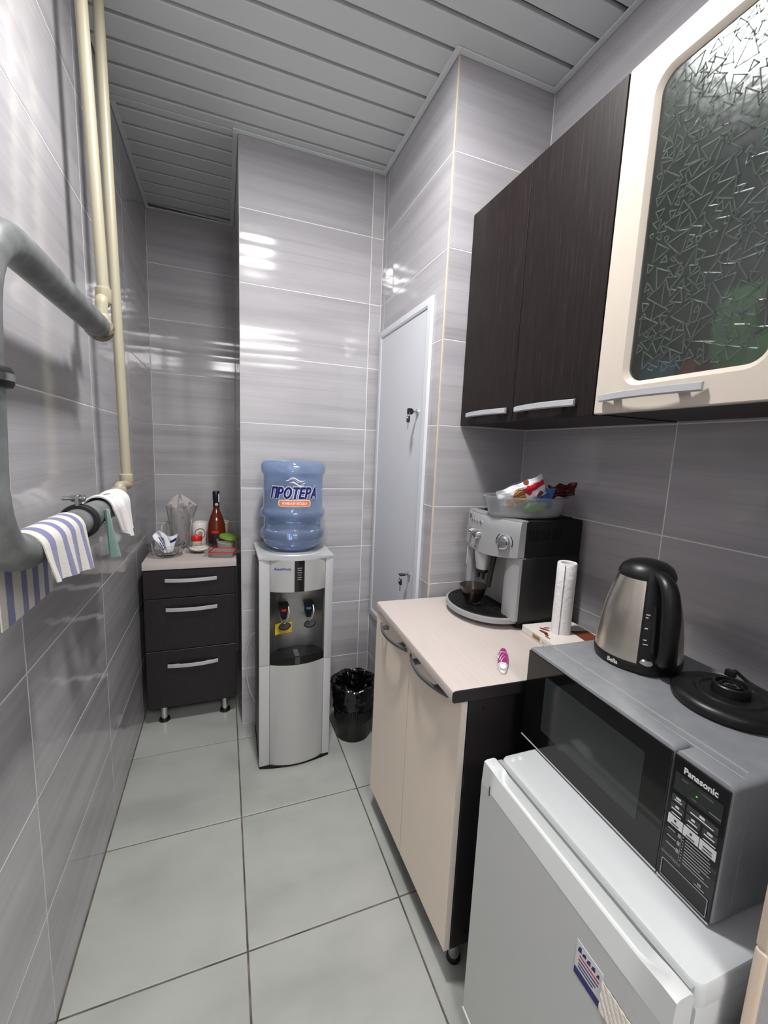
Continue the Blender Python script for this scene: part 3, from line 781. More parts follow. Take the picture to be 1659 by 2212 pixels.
# container with red seal
t = thing('food_box', 'shallow clear food box with a red sealing ring at the worktop edge', 'food container', (0.385, 2.362, ZW + 0.0005), -0.22)
def rl(w_, h_, r, z): return [(x, y, z) for x, y in rrect(0, 0, w_, h_, r, 5)]
g = G(); g.loft([rl(0.095, 0.075, 0.014, 0), rl(0.115, 0.095, 0.018, 0.022), rl(0.125, 0.105, 0.02, 0.023), rl(0.125, 0.105, 0.02, 0.025), rl(0.112, 0.092, 0.017, 0.0235), rl(0.092, 0.072, 0.013, 0.002)], True, True); part('box', g, 'clearp', t)
g = G(); g.ring([rl(0.126, 0.106, 0.02, 0.0255), rl(0.112, 0.092, 0.017, 0.0255), rl(0.113, 0.093, 0.017, 0.030), rl(0.125, 0.105, 0.02, 0.030)]); part('seal', g, 'redcap', t)
g = G(); g.loft([rl(0.110, 0.090, 0.016, 0.0258), rl(0.110, 0.090, 0.016, 0.0275)]); part('lid', g, 'frost', t)
for s_ in (-1, 1):
    g = G(); g.box(s_ * 0.066 - 0.010 * (s_ < 0) * 2, s_ * 0.066 + 0.010 * (s_ > 0) * 2, -0.034, 0.034, 0.024, 0.0262, 0.0008, 1); part('clip', g, 'clearp', t)
# ------------------------------------------------------------------ water dispenser
t = thing('water_dispenser', 'silver floor standing water dispenser against the tiled pillar', 'water dispenser', (0.676, 2.00, 0))
dx, dy = 0.676, 2.00
def lx(x): return x - dx
def ly(y): return y - dy
HB = 0.938
g = G(); g.box(lx(0.526), lx(0.826), ly(1.935), ly(2.150), 0.014, HB - 0.004, 0.004, 2)
g.box(lx(0.526), lx(0.568), ly(1.868), ly(1.94), 0.014, HB - 0.004, 0.002, 1); g.box(lx(0.792), lx(0.826), ly(1.868), ly(1.94), 0.014, HB - 0.004, 0.002, 1)
g.box(lx(0.566), lx(0.794), ly(1.858), ly(1.94), 0.014, 0.455); g.box(lx(0.566), lx(0.794), ly(1.858), ly(1.94), 0.81, HB - 0.004)
part('body', g, 'darkgrey', t)
# flat front columns
for x0, x1 in ((0.522, 0.5655), (0.7965, 0.830)):
    g = G(); g.box(lx(x0), lx(x1), ly(1.849), ly(1.872), 0.014, 0.4795, 0.003, 2); g.box(lx(x0), lx(x1), ly(1.849), ly(1.872), 0.4805, HB, 0.003, 2); part('front_column', g, 'silverl', t)
def bowpoly(x0, x1, yf, sag, yb, n=14):
    return [(lx(x0 + (x1 - x0) * i / n), ly(yf - sag * (1 - (2 * i / n - 1) ** 2))) for i in range(n + 1)] + [(lx(x1), ly(yb)), (lx(x0), ly(yb))]
g = G(); g.prism(bowpoly(0.5665, 0.7955, 1.8495, 0.026, 1.870), 'z', 0.014, 0.4795, 0.002, 1); part('lower_door', g, 'silver', t)
g = G(); g.prism(bowpoly(0.5665, 0.7955, 1.8495, 0.026, 1.870), 'z', 0.803, HB, 0.002, 1); top = part('control_panel', g, 'silver', t)
def pf(d=0.0006):
    return lambda u, v, w_=0: (lx(0.681 + u), ly(1.8495 - 0.026 * (1 - (u / 0.1145) ** 2) - d - w_), v)
F = pf()
g = G(); g.grid(lambda a, b: F(-0.0195 + 0.041 * a, 0.804 + 0.132 * b), 6, 2, thick=-0.0004); part('display_strip', g, 'blackg', top, recalc=False)
g = G(); F2 = pf(0.0014)
for i, z in enumerate((0.905, 0.896, 0.886, 0.876, 0.866, 0.857)):
    wd = (0.010, 0.0085, 0.0095, 0.008, 0.009, 0.008)[i]
    g.grid(lambda a, b: F2(0.001 - wd + 2 * wd * a, z - 0.0013 + 0.0026 * b), 3, 1)
part('indicator_print', g, 'print_g', top, recalc=False)
F3 = pf(0.0008)
g = text_g('AquaWork', 0.0145, lambda u, v, d: F3(u - 0.067, v + 0.902, d), extrude=0.0002, offset=0.0003, slices=0.01)
part('lettering', g, 'print_blue', top, recalc=False)
# recess: hollow brushed back
n = 16
def rec(i):
    s_ = i / n; x = 0.5665 + 0.229 * s_; return (lx(x), ly(1.8755 + 0.055 * (1 - abs(2 * s_ - 1) ** 4)))
g = G(); g.grid(lambda u, v: (rec(u * n)[0], rec(u * n)[1], 0.475 + 0.330 * v), n, 1, thick=0.001); rc = part('recess', g, 'brushed', t)
g = G(); yb = ly(1.9285)
def ryx(x): return ly(1.8755 + 0.055 * (1 - abs(2 * (x - 0.5665) / 0.229 - 1) ** 4))
g.grid(lambda u, v: (lx(0.594 + 0.074 * u), ryx(0.594 + 0.074 * u) - 0.0030, 0.584 + 0.050 * v), 8, 1); st = part('warning_sticker', g, 'yellow', t, label='yellow warning sticker', recalc=False)
g = G()
for x0, x1, z0, z1 in [(0.608 + 0.002 * (i % 2), 0.656 - 0.003 * i, 0.594 + 0.006 * i, 0.596 + 0.006 * i) for i in range(4)] + [(0.597, 0.665, 0.5875, 0.5888), (0.597, 0.5985, 0.5888, 0.631), (0.6635, 0.665, 0.5888, 0.631)]:
    g.grid(lambda u, v: (lx(x0 + (x1 - x0) * u), ryx(x0 + (x1 - x0) * u) - 0.0036, z0 + (z1 - z0) * v), 6, 1)
part('sticker_print', g, 'gold', st, False, recalc=False)
for x, m in ((0.627, 'redcap'), (0.733, 'bluepack')):
    a = Vector((lx(x), ly(1.930), 0.700))
    g = G(); g.cyl(a, a + Vector((0, -0.034, 0)), 0.013, 0.012, 18)
    g.loft([[a + Vector((sx * w_, -0.052 + dy_, z)) for sx, dy_ in ((-1, 0), (1, 0), (1, 0.030), (-1, 0.030))] for z, w_ in ((0.028, 0.0165), (0.004, 0.0165), (-0.026, 0.011), (-0.034, 0.008))])
    g.box(a.x - 0.020, a.x + 0.020, a.y - 0.060, a.y - 0.012, 0.7285, 0.7345, 0.002, 1)
    tp = part('tap', g, 'blackd', t)
    g = G(); g.lathe([(0.0135, 0), (0.0135, 0.009)], a.x, a.y - 0.045, 0.704, 20, cap0=True, cap1=True); part('tap_ring', g, m, tp)
    g = G(); g.tube(smooth_path([a + Vector((-0.0195, -0.045, 0.018)), a + Vector((-0.020, -0.060, -0.012)), a + Vector((0, -0.066, -0.046)), a + Vector((0.020, -0.060, -0.012)), a + Vector((0.0195, -0.045, 0.018))], 6), 0.0013, 8)
    part('lever_wire', g, 'chrome', tp)
    g = G(); g.lathe([(0.0, 0), (0.019, 0), (0.0215, 0.004), (0.019, 0.009), (0.0, 0.010)], 0, 0, 0, 26, sx=1.2, sy=0.85)
    g.xform(Matrix.Translation(a + Vector((0.002, -0.066, -0.060))) @ Matrix.Rotation(0.7, 4, 'X') @ Matrix.Rotation(-0.25, 4, 'Y')); part('paddle', g, 'blackd', tp)
# drip tray
g = G(); g.prism(bowpoly(0.567, 0.795, 1.852, 0.0285, 1.92), 'z', 0.4805, 0.516, 0.003, 2); tr = part('drip_tray', g, 'blackm', t)
g = G()
for x in (0.627, 0.733):
    g = G(); g.lathe([(0.011, 0.0), (0.013, 0.0012), (0.010, 0.002), (0.007, -0.001)], lx(x), ly(1.872), 0.5158, 18, close=True); part('drain_ring', g, 'blackm', tr)
Ft = lambda u, z, d=0.0008: (lx(0.681 + u), ly(1.852 - 0.0285 * (1 - (u / 0.114) ** 2) - d), z)
g = G(); g.grid(lambda a, b: Ft(-0.013 + 0.020 * a, 0.482 + 0.033 * b), 4, 1, thick=-0.0005); g.box(lx(0.668), lx(0.688), ly(1.830), ly(1.895), 0.5161, 0.5167); part('clear_strip', g, 'darkgrey', tr, recalc=False)
# top plate, collar
g = G()
po = bowpoly(0.520, 0.832, 1.849, 0.018, 2.152, 14)
g.prism(po, 'z', HB + 0.0005, HB + 0.0115, 0.003, 2); g.lathe([(0.145, 0.011), (0.142, 0.015), (0.126, 0.0155), (0.118, 0.012)], lx(0.678), ly(2.0), HB, 48)
part('top_plate', g, 'silverl', t)
g = G(); g.lathe([(0.116, 0.0), (0.1165, 0.005), (0.098, 0.005), (0.082, -0.0)], lx(0.678), ly(2.0), HB + 0.0118, 48, close=True); part('collar', g, 'silver', t)
g = G(); g.prism(bowpoly(0.524, 0.828, 1.853, 0.022, 2.148), 'z', 0.001, 0.0138); part('plinth', g, 'blackm', t)
# grip panel on the left flank, power lead
g = G(); g.box(lx(0.5228), lx(0.5262), ly(1.90), ly(2.11), 0.50, 0.90, 0.001, 1); part('side_panel', g, 'darkgrey', t)
g = G(); g.tube(smooth_path([(lx(0.540), ly(2.158), 0.50), (lx(0.508), ly(2.172), 0.475), (lx(0.487), ly(2.178), 0.38), (lx(0.485), ly(2.178), 0.30), (lx(0.500), ly(2.174), 0.20), (lx(0.540), ly(2.160), 0.10)], 7), 0.0035, 8); part('power_lead', g, 'cable', t)

# ------------------------------------------------------------------ bottle on the dispenser
BX, BY, BZ = 0.679, 2.000, 0.9445
t = thing('water_bottle', 'blue plastic water bottle upside down on the dispenser', 'water bottle', (BX, BY, BZ))
# heights measured from the dispenser collar
prof = [(0.060, 0.002), (0.092, 0.012), (0.116, 0.028), (0.127, 0.048), (0.1285, 0.056), (0.1355, 0.062), (0.1385, 0.070), (0.1385, 0.088), (0.1355, 0.097), (0.1265, 0.104), (0.1255, 0.112), (0.1255, 0.144), (0.1275, 0.150), (0.136, 0.158), (0.1385, 0.166), (0.1385, 0.178), (0.135, 0.187), (0.1275, 0.194), (0.1275, 0.330), (0.130, 0.338), (0.137, 0.346), (0.1385, 0.356), (0.1375, 0.378), (0.130, 0.392), (0.112, 0.399), (0.0, 0.397)]
inner = [(max(r - 0.0014, 0.0), h - (0.0014 if i > 22 else 0)) for i, (r, h) in enumerate(prof)]
g = G(); g.lathe(prof + inner[::-1], n=72)
bo = part('shell', g, 'bottle', t, ang=60)
wl = 0.100
wp = [(max(r - 0.0022, 0.01), h + 0.001) for r, h in prof if h < wl] + [(0.1235, wl), (0.0, wl)]
g = G(); g.lathe(wp, n=60, cap0=True); part('water', g, 'water', t)
rb = 0.1277
def onb(d0, zc, uc=0.0, a0=-0.10):
    return lambda u, v, d: ((rb + d0 + d) * math.sin(a0 + (u + uc) / rb), -(rb + d0 + d) * math.cos(a0 + (u + uc) / rb), zc + v)
for th, d0, m, nm in ((0.0150, 0.0004, 'print_w', 'lettering_outline'), (0.0092, 0.0012, 'print_navy', 'lettering')):
    part(nm, strokes('ПРОТЕРА', 0.040, th, 0.196, onb(d0, 0.266), shear=0.20, gap=0.31, cap=0.5 if th < 0.012 else 0.42), m, t, recalc=False)
def pill(w_, h_, zc, d0, m, nm, par):
    f = onb(d0, zc); pts = rrect(0, 0, w_, h_, h_ * 0.48, 6); g = G(); k_ = 26
    g.grid(lambda a, b: f(-w_ / 2 + w_ * a, (b - 0.5) * (h_ if 0.06 < a < 0.94 else h_ * (0.55 if a in (0.0, 1.0) else 0.9)), 0), k_, 2)
    return part(nm, g, m, par, recalc=False)
pill(0.138, 0.0285, 0.2225, 0.0004, 'print_w', 'badge_outline', t)
bd = pill(0.131, 0.0225, 0.2225, 0.0010, 'print_orange', 'badge', t)
g = strokes('ЖИВАЯ ВОДА', 0.0092, 0.0026, 0.104, onb(0.0016, 0.2225), gap=0.34); part('badge_lettering', g, 'print_w', bd, recalc=False)
def wave(zc, m, nm, th, d0, amp=0.0062, a=-0.043, b=0.043):
    f = onb(d0, zc, 0.006); g = G()
    g.grid(lambda s_, v: f(a + (b - a) * s_, amp * math.sin(s_ * 2 * PI) * 0.9 - 0.006 * (s_ - 0.5) + (v - 0.5) * th * math.sin(PI * min(max(s_, 0.02), 0.98)) ** 0.7, 0), 22, 2)
    part(nm, g, m, t, recalc=False)
wave(0.3215, 'print_w', 'wave', 0.006, 0.0005, a=-0.030, b=0.036); wave(0.312, 'print_w', 'wave', 0.0085, 0.0005, a=-0.044, b=0.040); wave(0.312, 'print_navy', 'wave', 0.0045, 0.0011, a=-0.034, b=0.030); wave(0.3025, 'print_w', 'wave', 0.006, 0.0005, a=-0.030, b=0.034)

# ------------------------------------------------------------------ bin and bin bag
cx, cy = 0.982, 1.975
t = thing('waste_bin', 'black ribbed plastic waste bin beside the dispenser', 'bin', (cx, cy, 0))
g = G(); g.lathe([(0.080, 0.001), (0.084, 0.003), (0.090, 0.09), (0.0915, 0.092), (0.099, 0.195), (0.106, 0.262), (0.109, 0.266), (0.109, 0.272), (0.104, 0.272), (0.096, 0.195), (0.081, 0.008), (0.0, 0.007)], n=48, cap0=True); part('body', g, 'black', t)
g = G()
for i in range(64):
    a = 2 * PI * i / 64; c_, s_ = math.cos(a), math.sin(a)
    def P(r, z, o_): return (c_ * r - s_ * o_, s_ * r + c_ * o_, z)
    g.loft([[P(0.0905 + 0.0085 * k_, 0.092 + 0.105 * k_, -0.002), P(0.0935 + 0.0085 * k_, 0.094 + 0.105 * k_, 0), P(0.0905 + 0.0085 * k_, 0.092 + 0.105 * k_, 0.002)] for k_ in (0, 1)])
part('rib', g, 'black', t, False, kind='stuff')
prof = [(0.0985, 0.155), (0.1035, 0.185), (0.1075, 0.225), (0.1120, 0.262), (0.1135, 0.276), (0.107, 0.281), (0.100, 0.274), (0.093, 0.20), (0.088, 0.12), (0.080, 0.06), (0.05, 0.03), (0.0, 0.025)]
def crumple(r, h, a):
    inn = h < 0.03 or r < 0.1005 and h != 0.155
    k_ = 0.004 if not inn else 0.012
    d = k_ * (math.sin(a * 9 + h * 60) + 0.7 * math.sin(a * 17 - h * 90) + 0.5 * math.sin(a * 5 + h * 140))
    d = abs(d) if not inn else -abs(d)
    return (max(r + d * (0.5 if not inn else 0.9), 0), h + (0.012 * math.sin(a * 3 + 1) * (h < 0.16 and r > 0.09) + 0.004 * math.sin(a * 8) * (h > 0.26)))
pp = []
for (r0, h0), (r1, h1) in zip(prof[:-1], prof[1:]):
    for k_ in range(4): pp.append((r0 + (r1 - r0) * k_ / 4, h0 + (h1 - h0) * k_ / 4))
pp.append(prof[-1])
g = G(); g.lathe(pp, n=90, fn=crumple)
solo('bin_bag', g, 'bag', 'glossy black bag lining the waste bin and folded over its rim', 'bin bag', (cx, cy, 0), ang=24)

# ------------------------------------------------------------------ base cabinet and its worktop
BR = -0.0436                     # the run stands a little askew
bo_ = Vector((0.887, 0.915, 0))
t = thing('base_cabinet', 'base cabinet with two cream doors and a dark side panel', 'cabinet', (0.897, 0.919, 0), 0.012)
Lc = 0.604
g = G()
g.box(0.046, 0.590, 0.012, 0.028, 0.092, 0.8195, 0.0008, 1); g.box(0.046, 0.590, Lc - 0.022, Lc - 0.006, 0.092, 0.8195); g.box(0.046, 0.590, 0.028, Lc - 0.022, 0.092, 0.108); g.box(0.580, 0.590, 0.028, Lc - 0.022, 0.108, 0.8195); g.box(0.046, 0.58, 0.028, Lc - 0.022, 0.80, 0.8195)
part('body', g, 'wengeb', t, False)
for z, x in ((0.78, 0.09), (0.78, 0.5), (0.13, 0.09)):
    g = G(); g.cyl((x, 0.0122, z), (x, 0.0110, z), 0.006, n=14); part('screw_cap', g, 'blackm', t)
for y0, y1, nm in ((0.013, 0.3065, 'near'), (0.3085, Lc - 0.004, 'far')):
    g = G(); g.box(0.0265, 0.0430, y0, y1, 0.093, 0.815, 0.0012, 1)
    d = part('door', g, 'creamdoor', t, False)
    g = G(); g.box(0.0268, 0.0427, y0 - 0.0008, y0 + 0.0002, 0.0945, 0.8135); part('edge_band', g, 'creamedge', d, False)
    yc = (0.155, 0.425)[nm == 'far']
    a_, b_ = ((0.062, 0.284), (0.314, 0.527))[nm == 'far']
    bow_handle(d, (0.0265, b_, 0.797), (0.0265, a_, 0.797), (-1, 0, 0), m='handled', bulge=0.024, h=0.011, th=0.006)
for x, y in ((0.085, 0.05), (0.085, Lc - 0.06), (0.52, 0.05), (0.52, Lc - 0.06)):
    g = G(); g.cyl((x, y, 0.012), (x, y, 0.0918), 0.016, n=20); l = part('leg', g, 'chrome', t)
    g = G(); g.lathe([(0.014, 0.013), (0.019, 0.010), (0.020, 0.0)], x, y, 0.0005, 20, cap0=True, cap1=True); part('foot', g, 'black', l)
g = G()
prof = [(0.0, 0.004), (0.0, 0.022), (0.002, 0.0265), (0.007, 0.0290), (0.598, 0.0290), (0.598, 0.0), (0.004, 0.0)]
g.prism(prof, 'y', 0.004, Lc)
wt = put('worktop', g.mesh('worktop', True, 30), 'worktop', None, (bo_.x, bo_.y, 0.8210), rotz=BR); wt['label'] = 'pale worktop with a dark end under the coffee machine'; wt['category'] = 'worktop'
g = G(); g.prism(prof, 'y', 0.0, 0.0036); part('end_strip', g, 'wengeb', wt, label='dark end strip')
ZB = 0.8503

# ------------------------------------------------------------------ wall cabinets
XU = 1.216
t = thing('wall_cabinet', 'dark wood wall cabinet with two plain doors', 'cabinet', (W - 0.15, 1.22, 1.502))
o = Vector((W - 0.15, 1.22, 1.502)); UH = 0.716
def bx_(g, x0, x1, y0, y1, z0, z1, b=0.0): g.box(x0 - o.x, x1 - o.x, y0 - o.y, y1 - o.y, z0 - o.z, z1 - o.z, b, 1)
g = G()
bx_(g, XU + 0.018, W - 0.004, 0.918, 0.934, 1.504, 1.502 + UH); bx_(g, XU + 0.018, W - 0.004, 1.504, 1.520, 1.504, 1.502 + UH); bx_(g, XU + 0.018, W - 0.004, 0.934, 1.504, 1.504, 1.520); bx_(g, XU + 0.018, W - 0.004, 0.934, 1.504, 1.486 + UH, 1.502 + UH); bx_(g, W - 0.010, W - 0.004, 0.934, 1.504, 1.520, 1.486 + UH)
part('body', g, 'wengeb', t, False)
for y0, y1, ha, hb in ((0.9175, 1.2195, 0.968, 1.198), (1.2220, 1.5215, 1.242, 1.468)):
    g = G(); bx_(g, XU, XU + 0.0165, y0, y1, 1.502, 1.502 + UH, 0.0005)
    d = part('door', g, 'wenge', t, False)
    bow_handle(d, (XU - o.x, hb - o.y, 1.536 - o.z), (XU - o.x, ha - o.y, 1.536 - o.z), (-1, 0, 0), bulge=0.014, h=0.018, th=0.007)
# glazed cabinet
t = thing('glazed_cabinet', 'wall cabinet with a white framed door of patterned glass', 'cabinet', (W - 0.15, 0.71, 1.502))
o = Vector((W - 0.15, 0.71, 1.502))
GY0, GY1 = 0.505, 0.9145
g = G()
bx_(g, XU + 0.020, W - 0.004, GY0, GY0 + 0.016, 1.506, 1.502 + UH); bx_(g, XU + 0.020, W - 0.004, GY1 - 0.016, GY1, 1.506, 1.502 + UH); bx_(g, XU + 0.020, W - 0.004, GY0 + 0.016, GY1 - 0.016, 1.506, 1.522); bx_(g, XU + 0.020, W - 0.004, GY0 + 0.016, GY1 - 0.016, 1.486 + UH, 1.502 + UH); bx_(g, W - 0.010, W - 0.004, GY0 + 0.016, GY1 - 0.016, 1.522, 1.486 + UH)
part('body', g, 'wengeb', t, False)
g = G(); bx_(g, XU + 0.05, W - 0.011, GY0 + 0.017, GY1 - 0.017, 1.85, 1.866); part('shelf', g, 'wengeb', t, False)
cyz = ((GY0 + GY1) / 2 - o.y, 1.502 + UH / 2 - o.z + 0.002)
def lp(dw, dh, r, x): return [(x - o.x, y, z) for y, z in rrect(cyz[0], cyz[1], (GY1 - GY0) - dw, UH - dh, r, 6)]
ow = 0.152; oh = 0.128
g = G(); g.ring([lp(0, 0, 0.003, XU + 0.018), lp(0, 0, 0.003, XU + 0.002), lp(0.004, 0.004, 0.004, XU), lp(ow - 0.020, oh - 0.020, 0.040, XU), lp(ow - 0.010, oh - 0.010, 0.036, XU + 0.004), lp(ow, oh, 0.032, XU + 0.009), lp(ow, oh, 0.032, XU + 0.018)])
d = part('door', g, 'whited', t, ang=25)
g = G(); g.loft([lp(ow - 0.008, oh - 0.008, 0.034, XU + 0.011), lp(ow - 0.008, oh - 0.008, 0.034, XU + 0.015)]); part('pane', g, 'glassd', d, False)
# raised triangles pressed in the glass
rt = random.Random(11); g = G(); placed = []
py0, py1 = GY0 + ow / 2 + 0.008, GY1 - ow / 2 - 0.008; pz0, pz1 = 1.574 + 0.004, 2.150
tries = 0
while len(placed) < 250 and tries < 20000:
    tries += 1
    s_ = rt.choice([0.010, 0.014, 0.020, 0.026, 0.030, 0.034]); y = rt.uniform(py0 + s_ * 0.6, py1 - s_ * 0.6); z = rt.uniform(pz0 + s_ * 0.6, pz1 - s_ * 0.6)
    if any((y - a) ** 2 + (z - b) ** 2 < (0.47 * (s_ + c)) ** 2 for a, b, c in placed): continue
    placed.append((y, z, s_)); a0 = rt.uniform(0, 6.28); kx = rt.uniform(0.75, 1.25)
    P_ = [Vector((XU + 0.0112 - o.x, y - o.y + s_ * 0.78 * kx * math.cos(a0 + da), z - o.z + s_ * 0.78 * math.sin(a0 + da))) for da in (0, 2.0, 4.2)]
    for i in range(3):
        p, q_ = P_[i], P_[(i + 1) % 3]; dd = (q_ - p).normalized(); nn = Vector((0, -dd.z, dd.y)); hw = 0.0012
        g.loft([[e + nn * hw, e + Vector((-0.0018, 0, 0)), e - nn * hw] for e in (p - dd * 0.0008, q_ + dd * 0.0008)])
part('glass_relief', g, 'glassr', d, False, kind='stuff')
bow_handle(d, (XU - o.x, 0.893 - o.y, 1.538 - o.z), (XU - o.x, 0.666 - o.y, 1.538 - o.z), (-1, 0, 0), bulge=0.014, h=0.018, th=0.007)
# things standing inside
def packet(nm, lab, cat, m, x, y, z, wx, wy, h, tw_=0.0):
    g = G(); g.loft([[(a * wx / 2 * k_, b * wy / 2 * j_, zz) for a, b in ((-1, -1), (1, -1), (1, 1), (-1, 1))] for zz, k_, j_ in ((0, 0.9, 0.95), (0.01, 1, 1), (h * 0.7, 1, 1), (h * 0.93, 0.45, 1.0), (h, 0.12, 1.02))])
    return solo(nm, g, m, lab, cat, (x, y, z), tw_, ang=50)
packet('tea_packet', 'blue packet inside the glazed cabinet at the left of the pane', 'packet', 'bluepack', 1.300, 0.815, 1.5225, 0.06, 0.07, 0.10, 0.2)
packet('tea_packet', 'white and red packet inside the glazed cabinet behind the middle of the pane', 'packet', 'redcap', 1.285, 0.735, 1.5225, 0.04, 0.045, 0.085, -0.3)
packet('tea_packet', 'tall pale green packet inside the glazed cabinet behind the middle of the pane', 'packet', 'greenpack', 1.345, 0.700, 1.5225, 0.06, 0.07, 0.22, 0.1)
packet('tea_packet', 'wide green packet inside the glazed cabinet at the right of the pane', 'packet', 'greenpack', 1.320, 0.590, 1.5225, 0.08, 0.11, 0.12, 0.0)
# ------------------------------------------------------------------ coffee machine
t = thing('coffee_machine', 'silver and black bean to cup coffee machine on the worktop', 'coffee machine', (1.24, 1.165, ZB))
o = Vector((1.24, 1.165, ZB))
def cb(g, x0, x1, y0, y1, z0, z1, b=0.0, s_=2): g.box(x0 - o.x, x1 - o.x, y0 - o.y, y1 - o.y, z0 - o.z, z1 - o.z, b, s_)
YA, YB, ZTOP = 1.165, 1.458, 1.202
g = G()
cb(g, 1.252, 1.488, YA, YB, 1.087, ZTOP, 0.006); cb(g, 1.325, 1.488, YA, YB, ZB + 0.006, 1.09, 0.003)
cb(g, 1.262, 1.33, YA, 1.238, ZB + 0.022, 1.09, 0.002); cb(g, 1.262, 1.33, 1.425, YB, ZB + 0.022, 1.09, 0.002); cb(g, 1.262, 1.33, YA + 0.004, YB - 0.004, ZB + 0.006, ZB + 0.024)
part('body', g, 'blackm', t)
g = G(); cb(g, 1.258, 1.484, YA - 0.0025, YA + 0.001, ZB + 0.022, 1.083, 0.001, 1); part('side_panel', g, 'black', t)
g = G()
for i in range(22): cb(g, 1.272 + 0.0062 * i, 1.2745 + 0.0062 * i, YA - 0.0022, YA + 0.001, 1.140, 1.176)
part('vent_rib', g, 'black', t, False, kind='stuff')
g = G(); cb(g, 1.285, 1.47, YA + 0.03, YB - 0.03, ZTOP, ZTOP + 0.005, 0.002); part('cup_warmer', g, 'blackm', t)
for x in (1.285, 1.465):
    for y in (1.185, 1.43):
        g = G(); g.cyl((x - o.x, y - o.y, 0.0003), (x - o.x, y - o.y, 0.0075), 0.011, n=16); part('foot', g, 'rubber', t)
# bulged control panel
def xs(y): s_ = (y - (YA + YB) / 2) / ((YB - YA) / 2); return 1.236 - 0.034 * (1 - s_ * s_)
ny = 18
def prow(z, dx_, ins=0.0):
    ys = [YA - 0.001 + ins + (YB - YA + 0.002 - 2 * ins) * i / ny for i in range(ny + 1)]
    return [(xs(y) + dx_ - o.x, y - o.y, zf(z, y) - o.z) for y in ys] + [(1.262 - o.x, ys[-1] - o.y, zf(z, ys[-1]) - o.z), (1.262 - o.x, ys[0] - o.y, zf(z, ys[0]) - o.z)]
def zf(z, y):
    s_ = (y - (YA + YB) / 2) / ((YB - YA) / 2)
    return z - 0.016 * (1 - s_ * s_) * max(0, (1.15 - z) / 0.07)
g = G(); g.loft([prow(1.087, 0.0), prow(1.12, 0.001), prow(1.16, 0.003), prow(1.194, 0.006), prow(1.1985, 0.009)]); pn = part('control_panel', g, 'csilver', t)
# top apron of the panel
g = G()
ya = [YA - 0.0005 + (YB - YA + 0.001) * i / ny for i in range(ny + 1)]
g.prism([(xs(y) + 0.0085 - o.x, y - o.y) for y in ya] + [(1.268 - o.x, YB + 0.0005 - o.y), (1.268 - o.x, YA - 0.0005 - o.y)], 'z', ZTOP - 0.005 - o.z, ZTOP + 0.001 - o.z, 0.0015, 1)
part('top_apron', g, 'csilver', pn)
def on_p(y, z, d): 
    dxy = (xs(y + 0.001) - xs(y - 0.001)) / 0.002; n_ = Vector((-1, dxy, 0.10)).normalized()
    return Vector((xs(y) + 0.006 * max(0, (z - 1.087)) / 0.109 - o.x, y - o.y, z - o.z)) + n_ * d, n_
def stud(y, z, r, h, m, nm, par, cap=None):
    a, n_ = on_p(y, z, -0.002); b, _ = on_p(y, z, h)
    g = G(); g.cyl(a, a.lerp(b, 0.75), r, r * 0.96, 20); g.cyl(a.lerp(b, 0.75), b, r * 0.96, r * 0.7, 20)
    return part(nm, g, m, par), b, n_
for y in (1.395, 1.374, 1.352, 1.326): stud(y, 1.173, 0.0068, 0.004, 'chrome', 'button', pn)
for y, r in ((1.408, 0.0028), (1.393, 0.0028), (1.376, 0.0028), (1.356, 0.0055), (1.336, 0.0055)): stud(y, 1.083 + 0.006, r, 0.003, 'chrome', 'button', pn)
for y, z, r in ((1.388, 1.131, 0.0125), (1.335, 1.127, 0.0145), (1.212, 1.128, 0.0235)):
    a, n_ = on_p(y, z, 0.0012); u_ = Vector((0, 0, 1)).cross(n_).normalized(); v_ = n_.cross(u_)
    g = G(); k0 = 22
    lo = [[a + (u_ * math.cos(q_) + v_ * math.sin(q_)) * rr for q_ in [PI * (-0.1 + 1.15 * i / k0) for i in range(k0 + 1)]] for rr in (r * 1.24, r * 1.36)]
    g.loft(lo, False, False, closed=False); part('dial_mark', g, 'print_black', pn, recalc=False)
    kb, b, n_ = stud(y, z, r, 0.014 if r > 0.02 else 0.015, 'chrome', 'knob', pn)
    g = G(); w2 = r * 0.22; e = 0.004
    g.loft([[b + u_ * sx * r * 0.85 + v_ * sy * w2 + n_ * zz for sx, sy in ((-1, -1), (1, -1), (1, 1), (-1, 1))] for zz in (-0.003, e)]); part('grip', g, 'chrome', kb)
a, n_ = on_p(1.424, 1.181, 0.0012); u_ = Vector((0, 0, 1)).cross(n_).normalized(); v_ = n_.cross(u_)
g = G(); g.add([a + u_ * p + v_ * q_ for p, q_ in rrect(0, 0, 0.026, 0.014, 0.0068, 5)], [tuple(range(24))]); bd = part('badge', g, 'print_black', pn, recalc=False)
g = G()
for i in range(4):
    cc = a + n_ * 0.0006 + u_ * (-0.0075 + 0.005 * i); g.add([cc + u_ * p + v_ * q_ for p, q_ in ((-0.0016, -0.003), (0.0016, -0.003), (0.0016, 0.003), (-0.0016, 0.003))], [(0, 1, 2, 3)])
part('badge_lettering', g, 'print_g', bd, recalc=False)
g = G()
for y in (1.408, 1.393, 1.376, 1.356, 1.336):
    a, n_ = on_p(y, 1.0775, 0.0008); u_ = Vector((0, 0, 1)).cross(n_).normalized(); v_ = n_.cross(u_)
    g.add([a + u_ * p + v_ * q_ for p, q_ in ((-0.004, -0.001), (0.004, -0.001), (0.004, 0.001), (-0.004, 0.001))], [(0, 1, 2, 3)])
part('panel_print', g, 'print_g', pn, recalc=False)
